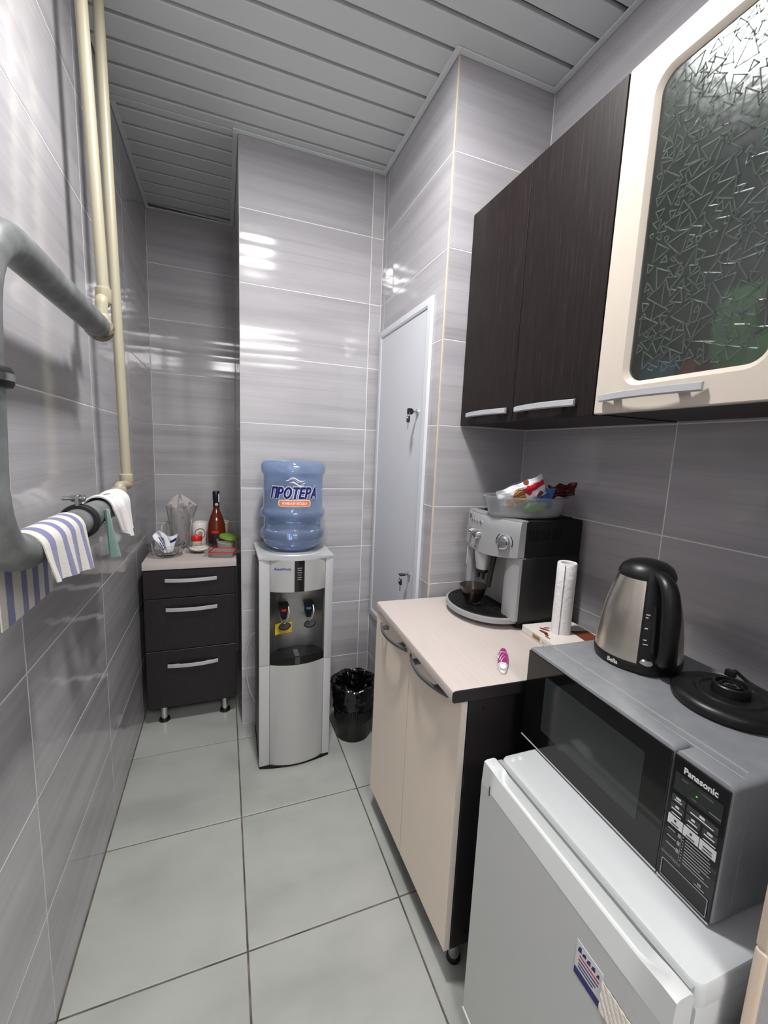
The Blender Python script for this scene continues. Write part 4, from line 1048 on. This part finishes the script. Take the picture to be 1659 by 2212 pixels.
# silver front uprights and recess lining
def upright(y0, y1, xf):
    g = G(); n_ = 8
    pl = [(xf + 0.012 * abs(2 * i / n_ - 1) ** 3 - o.x, y0 + (y1 - y0) * i / n_ - o.y) for i in range(n_ + 1)] + [(1.270 - o.x, y1 - o.y), (1.270 - o.x, y0 - o.y)]
    g.prism(pl, 'z', ZB + 0.030 - o.z, 1.0855 - o.z); return part('upright', g, 'csilver', t)
upright(YA - 0.001, 1.236, 1.236); upright(1.424, YB + 0.001, 1.240)
g = G(); cb(g, 1.2555, 1.262, YA + 0.008, 1.225, 1.0765, 1.0862); part('slot', g, 'blackg', t, False)
g = G(); cb(g, 1.318, 1.3255, 1.238, 1.425, ZB + 0.024, 1.087); cb(g, 1.258, 1.322, 1.4215, 1.4250, ZB + 0.024, 1.087); part('recess_lining', g, 'silver', t, False)
g = G(); cb(g, 1.246, 1.2475, YB + 0.0011, YB + 0.004, 0.99, 1.06); cb(g, 1.262, 1.285, YB + 0.0002, YB + 0.0012, 0.99, 1.06); part('energy_sticker', g, 'print_w', t, False, label='white sticker on the side')
# spout
g = G(); g.lathe([(0.034, 0.088), (0.033, 0.05), (0.026, 0.016), (0.024, 0.0)], 1.232 - o.x, 1.336 - o.y, 1.008 - o.z, 32, sx=0.85, cap0=True, cap1=True); sp = part('spout', g, 'silver', t)
g = G(); g.lathe([(0.025, 0), (0.025, -0.008), (0.020, -0.012)], 1.232 - o.x, 1.336 - o.y, 1.008 - o.z, 28, sx=0.85, cap0=True, cap1=True)
for y in (1.322, 1.350): g.cyl((1.228 - o.x, y - o.y, 1.000 - o.z), (1.228 - o.x, y - o.y, 0.974 - o.z), 0.007, 0.0045, 12)
part('nozzle', g, 'black', sp)
g = G(); g.tube(smooth_path([(1.252 - o.x, 1.272 - o.y, 1.086 - o.z), (1.232 - o.x, 1.270 - o.y, 1.074 - o.z), (1.226 - o.x, 1.272 - o.y, 1.045 - o.z), (1.220 - o.x, 1.280 - o.y, 0.962 - o.z)], 6), [0.006] * 6 + [0.0095] * 7 + [0.009] * 6, 12); part('steam_wand', g, 'black', t)
# drip tray
def crescent(ins=0.0):
    p = []
    for i in range(29):
        a = PI * i / 28; p.append((1.262 - (0.142 - ins) * math.sin(a) ** 0.9 - o.x, 1.330 + (0.156 - ins) * math.cos(a) - o.y))
    return p
g = G(); c0 = crescent(); ci = crescent(0.006); cs = crescent(0.05)
g.loft([[(x, y, 0.0035) for x, y in cs], [(x, y, 0.0165) for x, y in crescent(0.012)]]); part('tray_base', g, 'csilver', t)
g = G(); g.loft([[(x, y, 0.0168) for x, y in ci], [(x, y, 0.019) for x, y in c0], [(x, y, 0.0345) for x, y in c0], [(x, y, 0.0365) for x, y in ci]]); tr = part('drip_tray', g, 'csilver', t)
g = G(); g.loft([[(x, y, 0.0366) for x, y in crescent(0.007)], [(x, y, 0.0382) for x, y in crescent(0.009)]]); gr = part('grille', g, 'blackm', tr)
g = G()
for ins in (0.018, 0.028, 0.038, 0.048, 0.058, 0.068, 0.078, 0.088):
    a_, b_ = crescent(ins), crescent(ins + 0.0035)
    for i in range(1, 27):
        if (i + int(ins * 1000 / 10)) % 7 == 0: continue
        q0, q1, q2, q3 = a_[i], a_[i + 1], b_[i + 1], b_[i]
        g.loft([[(x, y, z) for x, y in (q0, q1, q2, q3)] for z in (0.0382, 0.0402)])
part('grille_bar', g, 'black', gr, False, kind='stuff')
t2 = solo('glass_cup', G().lathe([(0.020, 0.0), (0.024, 0.002), (0.036, 0.028), (0.0475, 0.062), (0.0455, 0.062), (0.034, 0.029), (0.022, 0.006), (0.0, 0.005)], n=40, cap0=True), 'amber', 'small brown glass cup under the coffee spout', 'cup', (1.196, 1.328, ZB + 0.0405))
# ------------------------------------------------------------------ plastic basket with snacks on the machine
bx, by, bz = 1.336, 1.268, ZTOP + 0.0055
t = thing('plastic_tub', 'oval translucent plastic tub of snacks on the coffee machine', 'tub', (bx, by, bz))
pr = [(0.128, 0.0), (0.132, 0.004), (0.147, 0.057), (0.156, 0.059), (0.157, 0.063), (0.147, 0.0635), (0.1445, 0.058), (0.1300, 0.006), (0.0, 0.003)]
g = G(); g.lathe(pr, n=56, sx=1.0, sy=0.66, cap0=True); part('tub', g, 'frost', t)
# biscuit packet
t = thing('biscuit_packet', 'white packet of biscuits with a red label leaning in the tub', 'packet', (1.280, 1.226, bz + 0.078))
Mx = Matrix.Rotation(-0.36, 4, 'Z') @ Matrix.Rotation(-0.42, 4, 'Y') @ Matrix.Rotation(0.30, 4, 'X')
Lp, Wp, Hp = 0.155, 0.080, 0.040
def pkf(side):
    def f(u, v):
        x = -Lp / 2 + Lp * u; z = -Wp / 2 + Wp * v; e = min(1, 5 * min(u, 1 - u)) ** 0.6 * min(1, 4 * min(v, 1 - v) + 0.25)
        y = side * (Hp / 2 * e) + 0.0025 * math.sin(u * 19 + v * 8) + 0.002 * math.sin(v * 17)
        return tuple(Mx @ Vector((x, y, z * (1 - 0.12 * (1 - e)))))
    return f
def pmf2(u, v):
    if (u - 0.40) ** 2 / 0.020 + (v - 0.45) ** 2 / 0.12 < 1: return 1 if math.sin(v * 60 + math.sin(u * 40) * 1.5) > -0.45 else 2
    if 0.50 < u < 0.98 and abs(v - 0.62 - 0.1 * (u - 0.6)) < 0.13: return 3
    if (u - 0.62) ** 2 / 0.004 + (v - 0.58) ** 2 / 0.05 < 1: return 3
    if (u - 0.18) ** 2 / 0.006 + (v - 0.3) ** 2 / 0.04 < 1: return 1
    if (u - 0.82) ** 2 / 0.006 + (v - 0.22) ** 2 / 0.025 < 1 or (u - 0.62) ** 2 / 0.004 + (v - 0.93) ** 2 / 0.012 < 1: return 2
    return 0
g = G(); g.grid(pkf(-1), 120, 70, mfn=pmf2); g.grid(pkf(1), 24, 14)
part('wrapper', g, ['pack', 'biscuit', 'brown', 'print_red'], t, recalc=False)
def pillow(nm, lab, m, loc, L_, W_, H_, mt, amp=0.004, seed=1):
    rs = random.Random(seed); ph = [rs.uniform(0, 6) for _ in range(4)]
    def fn(side):
        def f(u, v):
            e = (min(1, 6 * min(u, 1 - u))) ** 0.6 * (min(1, 4 * min(v, 1 - v)))
            return tuple(mt @ Vector(((u - 0.5) * L_, side * H_ / 2 * e + amp * (math.sin(u * 17 + ph[0] + v * 6) + 0.6 * math.sin(v * 23 + ph[1])), (v - 0.5) * W_ + amp * math.sin(u * 13 + ph[2]))))
        return f
    g = G(); g.grid(fn(-1), 22, 14); g.grid(fn(1), 22, 14)
    return solo(nm, g, m, lab, 'packet', loc, recalc=False, ang=24)
pillow('snack_packet', 'blue snack packet beside the biscuit packet in the tub', 'bluepack', (1.385, 1.238, bz + 0.058), 0.06, 0.07, 0.022, Matrix.Rotation(-0.25, 4, 'Z') @ Matrix.Rotation(0.3, 4, 'X'), 0.002, 2)
pillow('snack_packet', 'dark red foil packet sticking out over the right rim of the tub', 'redpack', (1.448, 1.232, bz + 0.083), 0.095, 0.05, 0.022, Matrix.Rotation(-0.35, 4, 'Z') @ Matrix.Rotation(-0.16, 4, 'Y') @ Matrix.Rotation(0.5, 4, 'X'), 0.0035, 3)
pillow('snack_packet', 'green packet lying at the bottom of the translucent tub', 'greenpack', (1.345, 1.235, bz + 0.028), 0.085, 0.05, 0.024, Matrix.Rotation(0.2, 4, 'Z') @ Matrix.Rotation(1.1, 4, 'X'), 0.002, 4)
pillow('snack_packet', 'pale blue packet lying flat at the right inside the tub', 'bluepack', (1.405, 1.285, bz + 0.026), 0.075, 0.05, 0.02, Matrix.Rotation(0.9, 4, 'Z') @ Matrix.Rotation(1.25, 4, 'X'), 0.002, 5)
# ------------------------------------------------------------------ carton, paper roll, pen
ca = -1.625
t = thing('chocolate_box', 'flat white carton with printed chocolates beside the coffee machine', 'box', (1.2725, 1.1555, ZB), ca)
BL, BD, BH = 0.215, 0.178, 0.0225
g = G(); g.box(0, BL, 0.0, BD, 0.0005, BH, 0.0008, 1); part('carton', g, 'boxw', t, False)
g = G()
def leaf(cx_, cy_, a, L_, W_): 
    return [(cx_ + math.cos(a) * L_ * math.cos(q_) - math.sin(a) * W_ * math.sin(q_), cy_ + math.sin(a) * L_ * math.cos(q_) + math.cos(a) * W_ * math.sin(q_)) for q_ in [2 * PI * i / 16 for i in range(16)]]
for cx_, cy_, a, L_, W_ in ((0.048, 0.046, 0.5, 0.017, 0.006), (0.064, 0.030, 0.2, 0.016, 0.007), (0.082, 0.026, -0.4, 0.014, 0.005), (0.040, 0.060, 1.2, 0.010, 0.005), (0.10, 0.016, 0.1, 0.010, 0.003)):
    g.prism(leaf(cx_, cy_, a, L_, W_), 'z', BH, BH + 0.0003)
g.prism([(0.075, 0.118), (0.200, 0.105), (0.205, 0.172), (0.085, 0.172)], 'z', BH, BH + 0.0002)
part('printed_picture', g, 'brown', t, False)
g = G(); g.box(0.052, 0.088, -0.0004, 0.0002, 0.004, 0.018); lb = part('label', g, 'gold', t, False)
g = text_g('Guylian', 0.010, lambda u, v, d: (0.070 + u, -0.0006 - d, 0.011 + v), shear=0.3, extrude=0.0001); part('label_lettering', g, 'print_black', lb, recalc=False)
g = text_g('SEA SHELLS', 0.0095, lambda u, v, d: (0.096 + u, -0.0004 - d, 0.009 + v), extrude=0.0001, align='LEFT', space=1.5); part('lettering', g, 'print_g', t, recalc=False)
rx_, ry_ = 1.352, 1.077
t = thing('paper_roll', 'slim roll of embossed white paper towel standing on the carton', 'paper roll', (rx_, ry_, ZB + BH + 0.0004))
g = G(); sp_ = [((0.0268 + 0.0022 * i / 60), 2 * PI * i / 60 - 2.55) for i in range(61)]
poly = [(r * math.cos(a), r * math.sin(a)) for r, a in sp_]
inn = [(0.019 * math.cos(a), 0.019 * math.sin(a)) for r, a in sp_]
g.loft([[(x, y, 0.0) for x, y in poly], [(x * 1.0, y, 0.07) for x, y in poly], [(x * 0.99 , y, 0.15) for x, y in poly], [(x, y, 0.2155) for x, y in poly], [(x * 0.93, y * 0.93, 0.2185) for x, y in poly], [(x, y, 0.217) for x, y in inn], [(x, y, 0.16) for x, y in inn]], True, True)
part('roll', g, 'paper', t)
g = G(); e = poly[-1]; g.box(e[0] - 0.0006, e[0] + 0.0006, e[1] - 0.0006, e[1] + 0.0006, 0.002, 0.214); part('sheet_edge', g, 'print_g', t, False)
# purple gadget
pa = math.atan2(1.071 - 0.942, 1.140 - 1.043)
t = thing('pocket_gadget', 'small purple and white plastic stick lying on the worktop', 'gadget', ((1.140 + 1.043) / 2, (1.071 + 0.942) / 2, ZB), pa)
Lg = 0.150
def gw(s_): return 0.0118 * (max(0.0, 1 - abs(2 * s_ - 1.0) ** 2.4)) ** 0.5 + 0.0012
def gsec(s0, s1, z0, z1, k_=1.0, n_=12):
    L_ = []
    for i in range(n_ + 1):
        s_ = s0 + (s1 - s0) * i / n_; w_ = gw(s_) * k_; x = (s_ - 0.5) * Lg; h = z0 + (z1 - z0) * min(1, w_ / 0.012)
        L_.append([(x, w_ * c_, z0 + (h - z0) * zz) for c_, zz in ((-1, 0.0), (-1, 0.55), (-0.6, 1), (0.6, 1), (1, 0.55), (1, 0.0))])
    return L_
g = G(); g.loft(gsec(0.02, 0.72, 0.0008, 0.0125)); part('shell', g, 'white', t)
g = G(); g.loft(gsec(0.73, 0.985, 0.0008, 0.012, 0.92)); part('cap', g, 'magenta', t)
g = G(); g.loft(gsec(0.30, 0.69, 0.0012, 0.0131, 1.02)); gp = part('grip', g, 'magenta', t)
for k_, (s0, s1) in enumerate(((0.30, 0.52), (0.34, 0.60), (0.40, 0.70))):
    g = G()
    g.grid(lambda u, v: ((s0 + (s1 - s0) * u - 0.5) * Lg, 0.0098 - 0.0040 * (2 - k_) * 1.0 - 0.010 * u * u + (v - 0.5) * 0.0016 * (1.6 - u) + 0.003, 0.01395 if k_ != 0 else 0.0139), 10, 1)
    part('grip_stripe', g, 'white', gp, recalc=False)
g = G(); g.lathe([(0.0, 0.0), (0.008, 0.0), (0.0075, 0.003), (0.0, 0.004)], (0.13 - 0.5) * Lg, 0, 0.0115, 20, sx=1.3); part('button', g, 'whitem', t)

# ------------------------------------------------------------------ fridge
FR = -0.02
fo = Vector((0.928, 0.838, 0)); FZ = 0.725; FWd = 0.432
t = thing('fridge', 'small white fridge at the lower right carrying the microwave oven', 'fridge', fo, FR)
def fb(g, x0, x1, y0, y1, z0, z1, b=0.0, s_=2): g.box(x0, x1, y0, y1, z0, z1, b, s_)
# local: x into the wall side, y from far end (0) to near end (-FWd)
g = G(); fb(g, 0.046, 0.520, -FWd - 0.006, -0.002, 0.035, 0.690, 0.006); part('body', g, 'fridgeb', t)
g = G(); g.loft([[(x, y, z) for x, y in rrect(0.280, -FWd / 2 - 0.003, 0.474, FWd + 0.008, 0.018, 6)] for z in (0.6905, 0.718)] + [[(x, y, 0.7235) for x, y in rrect(0.280, -FWd / 2 - 0.003, 0.468, FWd + 0.002, 0.016, 6)], [(x, y, FZ) for x, y in rrect(0.280, -FWd / 2 - 0.003, 0.460, FWd - 0.006, 0.014, 6)]]); tp = part('top', g, 'fridgeb', t)
for x in (0.066, 0.084):
    g = G(); g.lathe([(0.0, 0.0018), (0.0052, 0.0015), (0.0062, 0.0)], x, -0.018, FZ, 16); part('screw_cap', g, 'white', tp)
g = G(); g.loft([[(x, y, z) for x, y in ((0.000 + i_, -FWd - 0.006 + i_), (0.036, -FWd - 0.006 + i_), (0.036, 0.0 - i_ * 0.4), (0.000 + i_, 0.0 - i_ * 0.4))] for z, i_ in ((0.062, 0.004), (0.066, 0.0), (0.672, 0.0))]); dr = part('door', g, 'fridge', t, False)
# door head with a scooped grip
def hp_end(): return [(0.0, 0.6725), (0.036, 0.6725), (0.036, 0.714), (0.030, FZ), (0.006, FZ - 0.001), (0.001, FZ - 0.008)]
def hp_mid(): return [(-0.0005, 0.6725), (0.036, 0.6725), (0.036, 0.714), (0.033, 0.7175), (0.026, 0.700), (0.021, 0.6985), (0.0155, 0.7085), (0.010, 0.710)]
def hp(k_): return [(a_ + (c_ - a_) * k_, b_ + (d_ - b_) * k_) for (a_, b_), (c_, d_) in zip([(0.0, 0.6725), (0.036, 0.6725), (0.036, 0.714), (0.033, 0.722), (0.026, FZ), (0.019, FZ), (0.010, FZ), (0.003, 0.722)], hp_mid())]
ys_ = [(0.0, 0), (-0.029, 0), (-0.034, 0.12), (-0.040, 0.5), (-0.048, 0.9), (-0.056, 1), (-FWd * 0.5, 1), (-FWd + 0.066, 1), (-FWd + 0.050, 0.85), (-FWd + 0.034, 0.45), (-FWd + 0.020, 0.12), (-FWd + 0.010, 0), (-FWd - 0.006, 0)]
g = G(); g.loft([[(x, y, z) for x, z in hp(k_)] for y, k_ in ys_]); hd = part('door_head', g, 'white', dr)
g = G(); g.lathe([(0.0, 0.0016), (0.0045, 0.0014), (0.0052, 0.0), (0.0068, 0.0), (0.0072, 0.0013), (0.0078, 0.0)], 0.018, -0.015, FZ - 0.0008, 18); part('screw_cap', g, 'white', hd)
g = G(); g.box(-0.0012, 0.0002, -0.0325, -0.0305, 0.664, 0.686); part('seam', g, 'darkgrey', hd, False)
g = G(); fb(g, 0.0365, 0.0455, -FWd, -0.004, 0.064, 0.720); part('gasket', g, 'print_g', dr, False)
g = G(); g.box(-0.004, 0.030, -FWd, -0.001, 0.0565, 0.0615, 0.002, 2); part('door_lip', g, 'white', dr)
g = G(); fb(g, 0.046, 0.50, -FWd, -0.006, 0.0005, 0.0345, 0.0); part('plinth', g, 'darkgrey', t, False)
# stickers on the door
yn = lambda yw: (yw - 0.838) * 1.0
g = G(); g.box(-0.0006, 0.0003, yn(0.497), yn(0.548), 0.568, 0.630); st = part('sticker', g, 'print_w', dr, False, label='white and blue sticker')
g = G(); g.box(-0.0009, -0.0005, yn(0.4972), yn(0.5478), 0.568, 0.581); part('sticker_band', g, 'print_navy', st, False)
g = G()
for y0, y1, z0, z1 in ((0.538, 0.545, 0.612, 0.624), (0.529, 0.536, 0.613, 0.622), (0.520, 0.527, 0.612, 0.622), (0.511, 0.518, 0.613, 0.623), (0.503, 0.508, 0.612, 0.621)):
    g.add([(-0.0008, yn(y1), z0), (-0.0008, yn(y0) - 0.001, z0 + 0.002), (-0.0008, yn(y0), z1), (-0.0008, yn(y1) - 0.002, z1 - 0.003)], [(0, 1, 2, 3)])
part('sticker_print', g, 'print_navy', st, False, recalc=False)
g = G(); g.box(-0.0009, -0.0005, yn(0.502), yn(0.540), 0.606, 0.6085)
part('sticker_line', g, 'print_red', st, False)
g = G()
for i, z in enumerate((0.599, 0.592, 0.586)): g.box(-0.0009, -0.0005, yn(0.503 + 0.004 * i), yn(0.541), z, z + 0.0022)
part('sticker_print', g, 'print_navy', st, False)
def crs(u, v): return (-0.0012 - 0.0012 * abs(math.sin(u * 14 + v * 9)), yn(0.4965) - 0.052 * u, 0.570 + 0.052 * v - 0.004 * u)
g = G(); g.grid(crs, 22, 22, thick=0.0006); part('sticker', g, 'sugar', dr, label='crumpled pale sticker', ang=15)

# ------------------------------------------------------------------ microwave oven
mo = Vector((1.0690, 0.884, FZ)); MR = -0.038; MW, MD, MZ0, MZ1 = 0.4440, 0.338, 0.0030, 0.2295
t = thing('microwave_oven', 'silver microwave oven with a black glass front on the fridge', 'microwave', mo, MR)
# local: x = depth from the front face, y = 0 (far end) ... -MW (near end), z
g = G(); g.loft([[(x, y, z) for y, z in rrect(-MW / 2, (MZ0 + MZ1) / 2 + i_ * 0, MW - 2 * i_, (MZ1 - MZ0) - 2 * i_, 0.012, 5)] for x, i_ in ((0.035, 0.001), (0.036, 0.0), (MD - 0.004, 0.0), (MD, 0.004))]); part('case', g, 'mwsilver', t)
g = G()
g.box(0.052, 0.0535, -MW + 0.016, -0.014, MZ1 - 0.0008, MZ1 + 0.0012)
part('top_bead', g, 'silverl', t, False)
def shell(y0, y1, nm):
    """front shell with a rounded silver frame"""
    yc, wd = (y0 + y1) / 2, abs(y1 - y0); zc, h = (MZ0 + MZ1) / 2, MZ1 - MZ0
    def L(x, i): return [(x, y, z) for y, z in rrect(yc, zc, wd - 2 * i, h - 2 * i, max(0.010 - i, 0.002), 5)]
    g = G(); g.loft([L(0.0345, 0.0), L(0.004, 0.0), L(0.0012, 0.0012), L(0.0, 0.004)])
    return part(nm, g, 'mwsilver', t)
yd = -(0.884 - 0.5265)
dr = shell(0.0, yd + 0.0006, 'door'); cp = shell(yd - 0.0006, -MW, 'control_panel')
zc = (MZ0 + MZ1) / 2
g = G(); g.box(-0.0024, 0.0006, yd + 0.0018, -0.0012, MZ0 + 0.0055, MZ1 - 0.0075, 0.0008, 1); part('door_glass', g, 'blackg', dr, False)
g = G(); g.loft([[(x, y, z) for y, z in rrect(-0.188, zc + 0.006, 0.248, 0.130, 0.006, 4)] for x in (-0.0029, -0.0022)]); part('window', g, 'window', dr, False)
g = G(); g.box(-0.0034, 0.0, yd + 0.001, -0.0006, MZ0 + 0.001, MZ0 + 0.0042, 0.0008, 1); part('door_bead', g, 'silverl', dr, False)
g = G(); g.box(-0.0024, 0.0006, -MW + 0.0035, yd - 0.0022, MZ0 + 0.0045, MZ1 - 0.0075, 0.0008, 1); fa = part('fascia', g, 'blackg', cp, False)
g = G(); g.box(-0.0034, 0.0, -MW + 0.004, yd - 0.0008, MZ0 + 0.0008, MZ0 + 0.0038, 0.0008, 1); part('panel_bead', g, 'silverl', cp, False)
yl, yr = yd - 0.006, -MW + 0.0075          # left and right limits of the print as seen from the room
XF = -0.0026
def pt(nm, m, par, rects):
    g = G()
    for u0, u1, z0, z1 in rects:
        a, b = yl + (yr - yl) * u0, yl + (yr - yl) * u1
        g.box(XF - 0.0003, XF + 0.0003, min(a, b), max(a, b), z0, z1)
    return part(nm, g, m, par, False)
g = text_g('Panasonic', 0.0138, lambda u, v, d: (XF - d, (yl + yr) / 2 - 0.001 - u, 0.2055 + v), offset=0.0004, extrude=0.0002, xs=0.92); part('lettering', g, 'print_w', fa, recalc=False)
pt('display', 'window', fa, [(0.02, 0.98, 0.166, 0.196)])
pt('display_print', 'print_g', fa, [(0.16, 0.30, 0.1895, 0.1907), (0.48, 0.80, 0.1895, 0.1907), (0.08, 0.28, 0.171, 0.1724), (0.34, 0.50, 0.171, 0.1724), (0.56, 0.70, 0.171, 0.1724), (0.75, 0.97, 0.171, 0.1724)])
pt('indicator', 'led', fa, [(0.475, 0.50, 0.1792, 0.1806)])
for u0, u1, z0, z1 in ((0.02, 0.30, 0.146, 0.158), (0.34, 0.96, 0.146, 0.158), (0.02, 0.30, 0.131, 0.143), (0.35, 0.64, 0.131, 0.143), (0.69, 0.97, 0.131, 0.143)):
    pt('button', 'darkgrey', fa, [(u0, u1, z0, z1)])
pt('button_print', 'print_w', fa, [])if False else None
def pt2(nm, m, rects):
    g = G()
    for u0, u1, z0, z1 in rects:
        a, b = yl + (yr - yl) * u0, yl + (yr - yl) * u1
        g.box(XF - 0.0009, XF - 0.0002, min(a, b), max(a, b), z0, z1)
    return part(nm, g, m, fa, False)
pt2('button_print', 'print_w', [(0.11, 0.21, 0.153, 0.156), (0.08, 0.24, 0.1495, 0.1507), (0.60, 0.70, 0.153, 0.1565), (0.42, 0.88, 0.1490, 0.1503), (0.12, 0.20, 0.1385, 0.1415), (0.05, 0.27, 0.1335, 0.1350), (0.46, 0.53, 0.1385, 0.1415), (0.40, 0.59, 0.1335, 0.1350), (0.78, 0.88, 0.1385, 0.1415), (0.73, 0.93, 0.1335, 0.1350), (0.06, 0.26, 0.1260, 0.1272), (0.39, 0.62, 0.1260, 0.1272), (0.72, 0.96, 0.1260, 0.1272)])
for u0, u1 in ((0.0, 0.32), (0.335, 0.655), (0.67, 0.99)): pt('button', 'print_w', fa, [(u0, u1, 0.106, 0.1225)])
pt2('button_print', 'print_black', [(0.14, 0.18, 0.115, 0.118), (0.08, 0.24, 0.1090, 0.1100), (0.475, 0.515, 0.115, 0.118), (0.41, 0.58, 0.1090, 0.1100), (0.74, 0.92, 0.1145, 0.1158), (0.74, 0.92, 0.1095, 0.1107)])
rows = []
rw = random.Random(5)
for i in range(9):
    z = 0.101 - 0.0050 * i; rows.append((0.42, 0.42 + rw.uniform(0.35, 0.55), z, z + 0.0011)); rows.append((0.36, 0.385, z, z + 0.0011))
for i in range(3):
    z = 0.098 - 0.013 * i; rows += [(0.04, 0.20 + 0.03 * i, z, z + 0.0012), (0.26, 0.32, z - 0.0025, z + 0.0035)]
pt2('panel_print', 'print_g', rows + [(0.335, 0.342, 0.058, 0.103)])
g = text_g('Стоп/Сброс', 0.0056, lambda u, v, d: (XF - d, yl - 0.013 - u, 0.0525 + v), extrude=0.0001); part('panel_lettering', g, 'print_g', fa, recalc=False)
pt2('panel_print', 'print_g', [(0.76, 0.83, 0.0500, 0.0535), (0.70, 0.90, 0.0465, 0.0478)])
# open key at the foot of the panel
def kr(i): return [(XF - 0.0004, yl + (yr - yl) * 0.5 + p, z) for p, z in rrect(0, 0.0270, abs(yr - yl) * 0.98 - 2 * i, 0.031 - 2 * i, 0.002, 3)]
g = G(); g.ring([kr(0), kr(0.0011), [(x - 0.0006, y, z) for x, y, z in kr(0.0011)], [(x - 0.0006, y, z) for x, y, z in kr(0)]]); ob = part('door_key', g, 'print_g', fa, False)
for x, y in ((0.05, -0.04), (0.05, -MW + 0.04), (MD - 0.04, -0.04), (MD - 0.04, -MW + 0.04)):
    g = G(); g.cyl((x, y, 0.0002), (x, y, MZ0 + 0.002), 0.012, n=14); part('foot', g, 'rubber', t)
ZM = FZ + MZ1 + 0.0004

# ------------------------------------------------------------------ kettle and its base
kx, ky = 1.270, 0.768
t = thing('electric_kettle', 'steel electric kettle with a black handle on the microwave', 'kettle', (kx, ky, ZM), -1.99)
# local +x is the handle side
bp = [(0.0865, 0.022), (0.0860, 0.028), (0.0845, 0.05), (0.0800, 0.09), (0.0730, 0.13), (0.0640, 0.165), (0.0545, 0.194)]
g = G(); g.lathe(bp, n=64); part('body', g, 'kettle_steel', t)
g = G(); g.lathe([(0.080, 0.0), (0.0865, 0.003), (0.0880, 0.010), (0.0880, 0.0205), (0.0868, 0.0225)], n=64, cap0=True, cap1=True); bs = part('base_ring', g, 'black', t)
g = G(); g.lathe([(0.0555, 0.1935), (0.0560, 0.198), (0.0545, 0.205), (0.049, 0.216), (0.037, 0.225), (0.020, 0.230), (0.0, 0.2312)], n=48, cap0=True); part('lid', g, 'black', t)
g = G(); L_ = []
for r, h in [(0.0870, 0.004)] + bp + [(0.053, 0.203), (0.046, 0.214)]:
    L_.append([((r + d) * math.cos(a), (r + d) * math.sin(a), h) for d, a in [(0.0004, -0.50), (0.0035, -0.44), (0.0045, -0.2), (0.0045, 0.2), (0.0035, 0.44), (0.0004, 0.50), (-0.006, 0.3), (-0.006, -0.3)]])
g.loft(L_); sk = part('handle_mount', g, 'black', t)
hp_ = smooth_path([(0.034, 0, 0.207), (0.060, 0, 0.203), (0.084, 0, 0.187), (0.098, 0, 0.150), (0.103, 0, 0.105), (0.104, 0, 0.062), (0.098, 0, 0.040), (0.084, 0, 0.032)], 6)
nn = len(hp_); hr = [0.0165 - 0.003 * abs(2 * i / (nn - 1) - 1) + 0.002 * math.sin(PI * i / nn) for i in range(nn)]
g = G(); g.tube(hp_, hr, 18, flat=0.80); part('handle', g, 'black', t)
def onk(a, z):
    import bisect
    P_ = [(0.0870, 0.004)] + bp
    for (r0, h0), (r1, h1) in zip(P_[:-1], P_[1:]):
        if h0 <= z <= h1: r = r0 + (r1 - r0) * (z - h0) / (h1 - h0); break
    else: r = P_[-1][0]
    r += 0.0048; return Vector((r * math.cos(a), r * math.sin(a), z))
g = G(); ga = -0.02
g.grid(lambda u, v: onk(-0.26 + 0.07 * u, 0.052 + 0.095 * v), 3, 12, thick=-0.0010); gz = part('water_gauge', g, 'window', sk, recalc=False)
g = G()
for z, wd in ((0.128, 0.10), (0.122, 0.06), (0.100, 0.07), (0.076, 0.07), (0.067, 0.10)):
    g.grid(lambda u, v: onk(-0.42 + wd * u, z + 0.0022 * v) + Vector((0.0006, -0.0006, 0)), 3, 1)
part('gauge_print', g, 'print_w', sk, recalc=False)
g = G(); c_ = onk(-0.30, 0.030)
g.lathe([(0.0, 0.004), (0.008, 0.0035), (0.0105, 0.0)], 0, 0, 0, 22, sx=1.25, sy=0.72, cap1=True); g.xform(Matrix.Translation(c_) @ Matrix.Rotation(-0.30, 4, 'Z') @ Matrix.Rotation(PI / 2, 4, 'Y') @ Matrix.Rotation(PI / 2, 4, 'Z')); part('switch', g, 'chrome', sk)
def onr(a0): return lambda u, v, d: ((0.0883 + d) * math.cos(a0 + u / 0.0883), (0.0883 + d) * math.sin(a0 + u / 0.0883), 0.0120 + v)
g = text_g('Bella', 0.0125, onr(-1.03), offset=0.0003, extrude=0.0002, slices=0.004); part('lettering', g, 'print_w', bs, recalc=False)
t = thing('kettle_base', 'round black power base for the kettle at the near end of the microwave', 'kettle base', (1.272, 0.579, ZM))
g = G(); g.lathe([(0.086, 0.0), (0.091, 0.004), (0.092, 0.012), (0.088, 0.019), (0.080, 0.0225), (0.056, 0.0235), (0.0, 0.024)], n=56, cap0=True); part('disc', g, 'black', t)
g = G(); g.lathe([(0.056, 0.0232), (0.054, 0.0262), (0.048, 0.0265), (0.045, 0.0238)], n=48, close=True); part('ridge', g, 'black', t)
g = G(); g.lathe([(0.030, 0.0238), (0.0285, 0.040), (0.0265, 0.042), (0.0245, 0.042), (0.0235, 0.036), (0.0175, 0.036), (0.0165, 0.041), (0.0145, 0.041), (0.0135, 0.036), (0.006, 0.036), (0.0045, 0.040), (0.0, 0.0405)], n=40); cn = part('connector', g, 'black', t)
g = G(); g.lathe([(0.0125, 0.0366), (0.0115, 0.0382), (0.0085, 0.0382), (0.0075, 0.0366)], n=28, close=True); part('contact_ring', g, 'chrome', cn)
g = G(); g.box(0.070, 0.082, 0.035, 0.052, 0.021, 0.034, 0.002, 2); g.tube(smooth_path([(0.080, 0.040, 0.030), (0.098, 0.046, 0.026), (0.112, 0.03, 0.010), (0.116, 0.0, 0.004), (0.114, -0.05, 0.004)], 6), 0.0035, 8); part('power_lead', g, 'rubber', t)
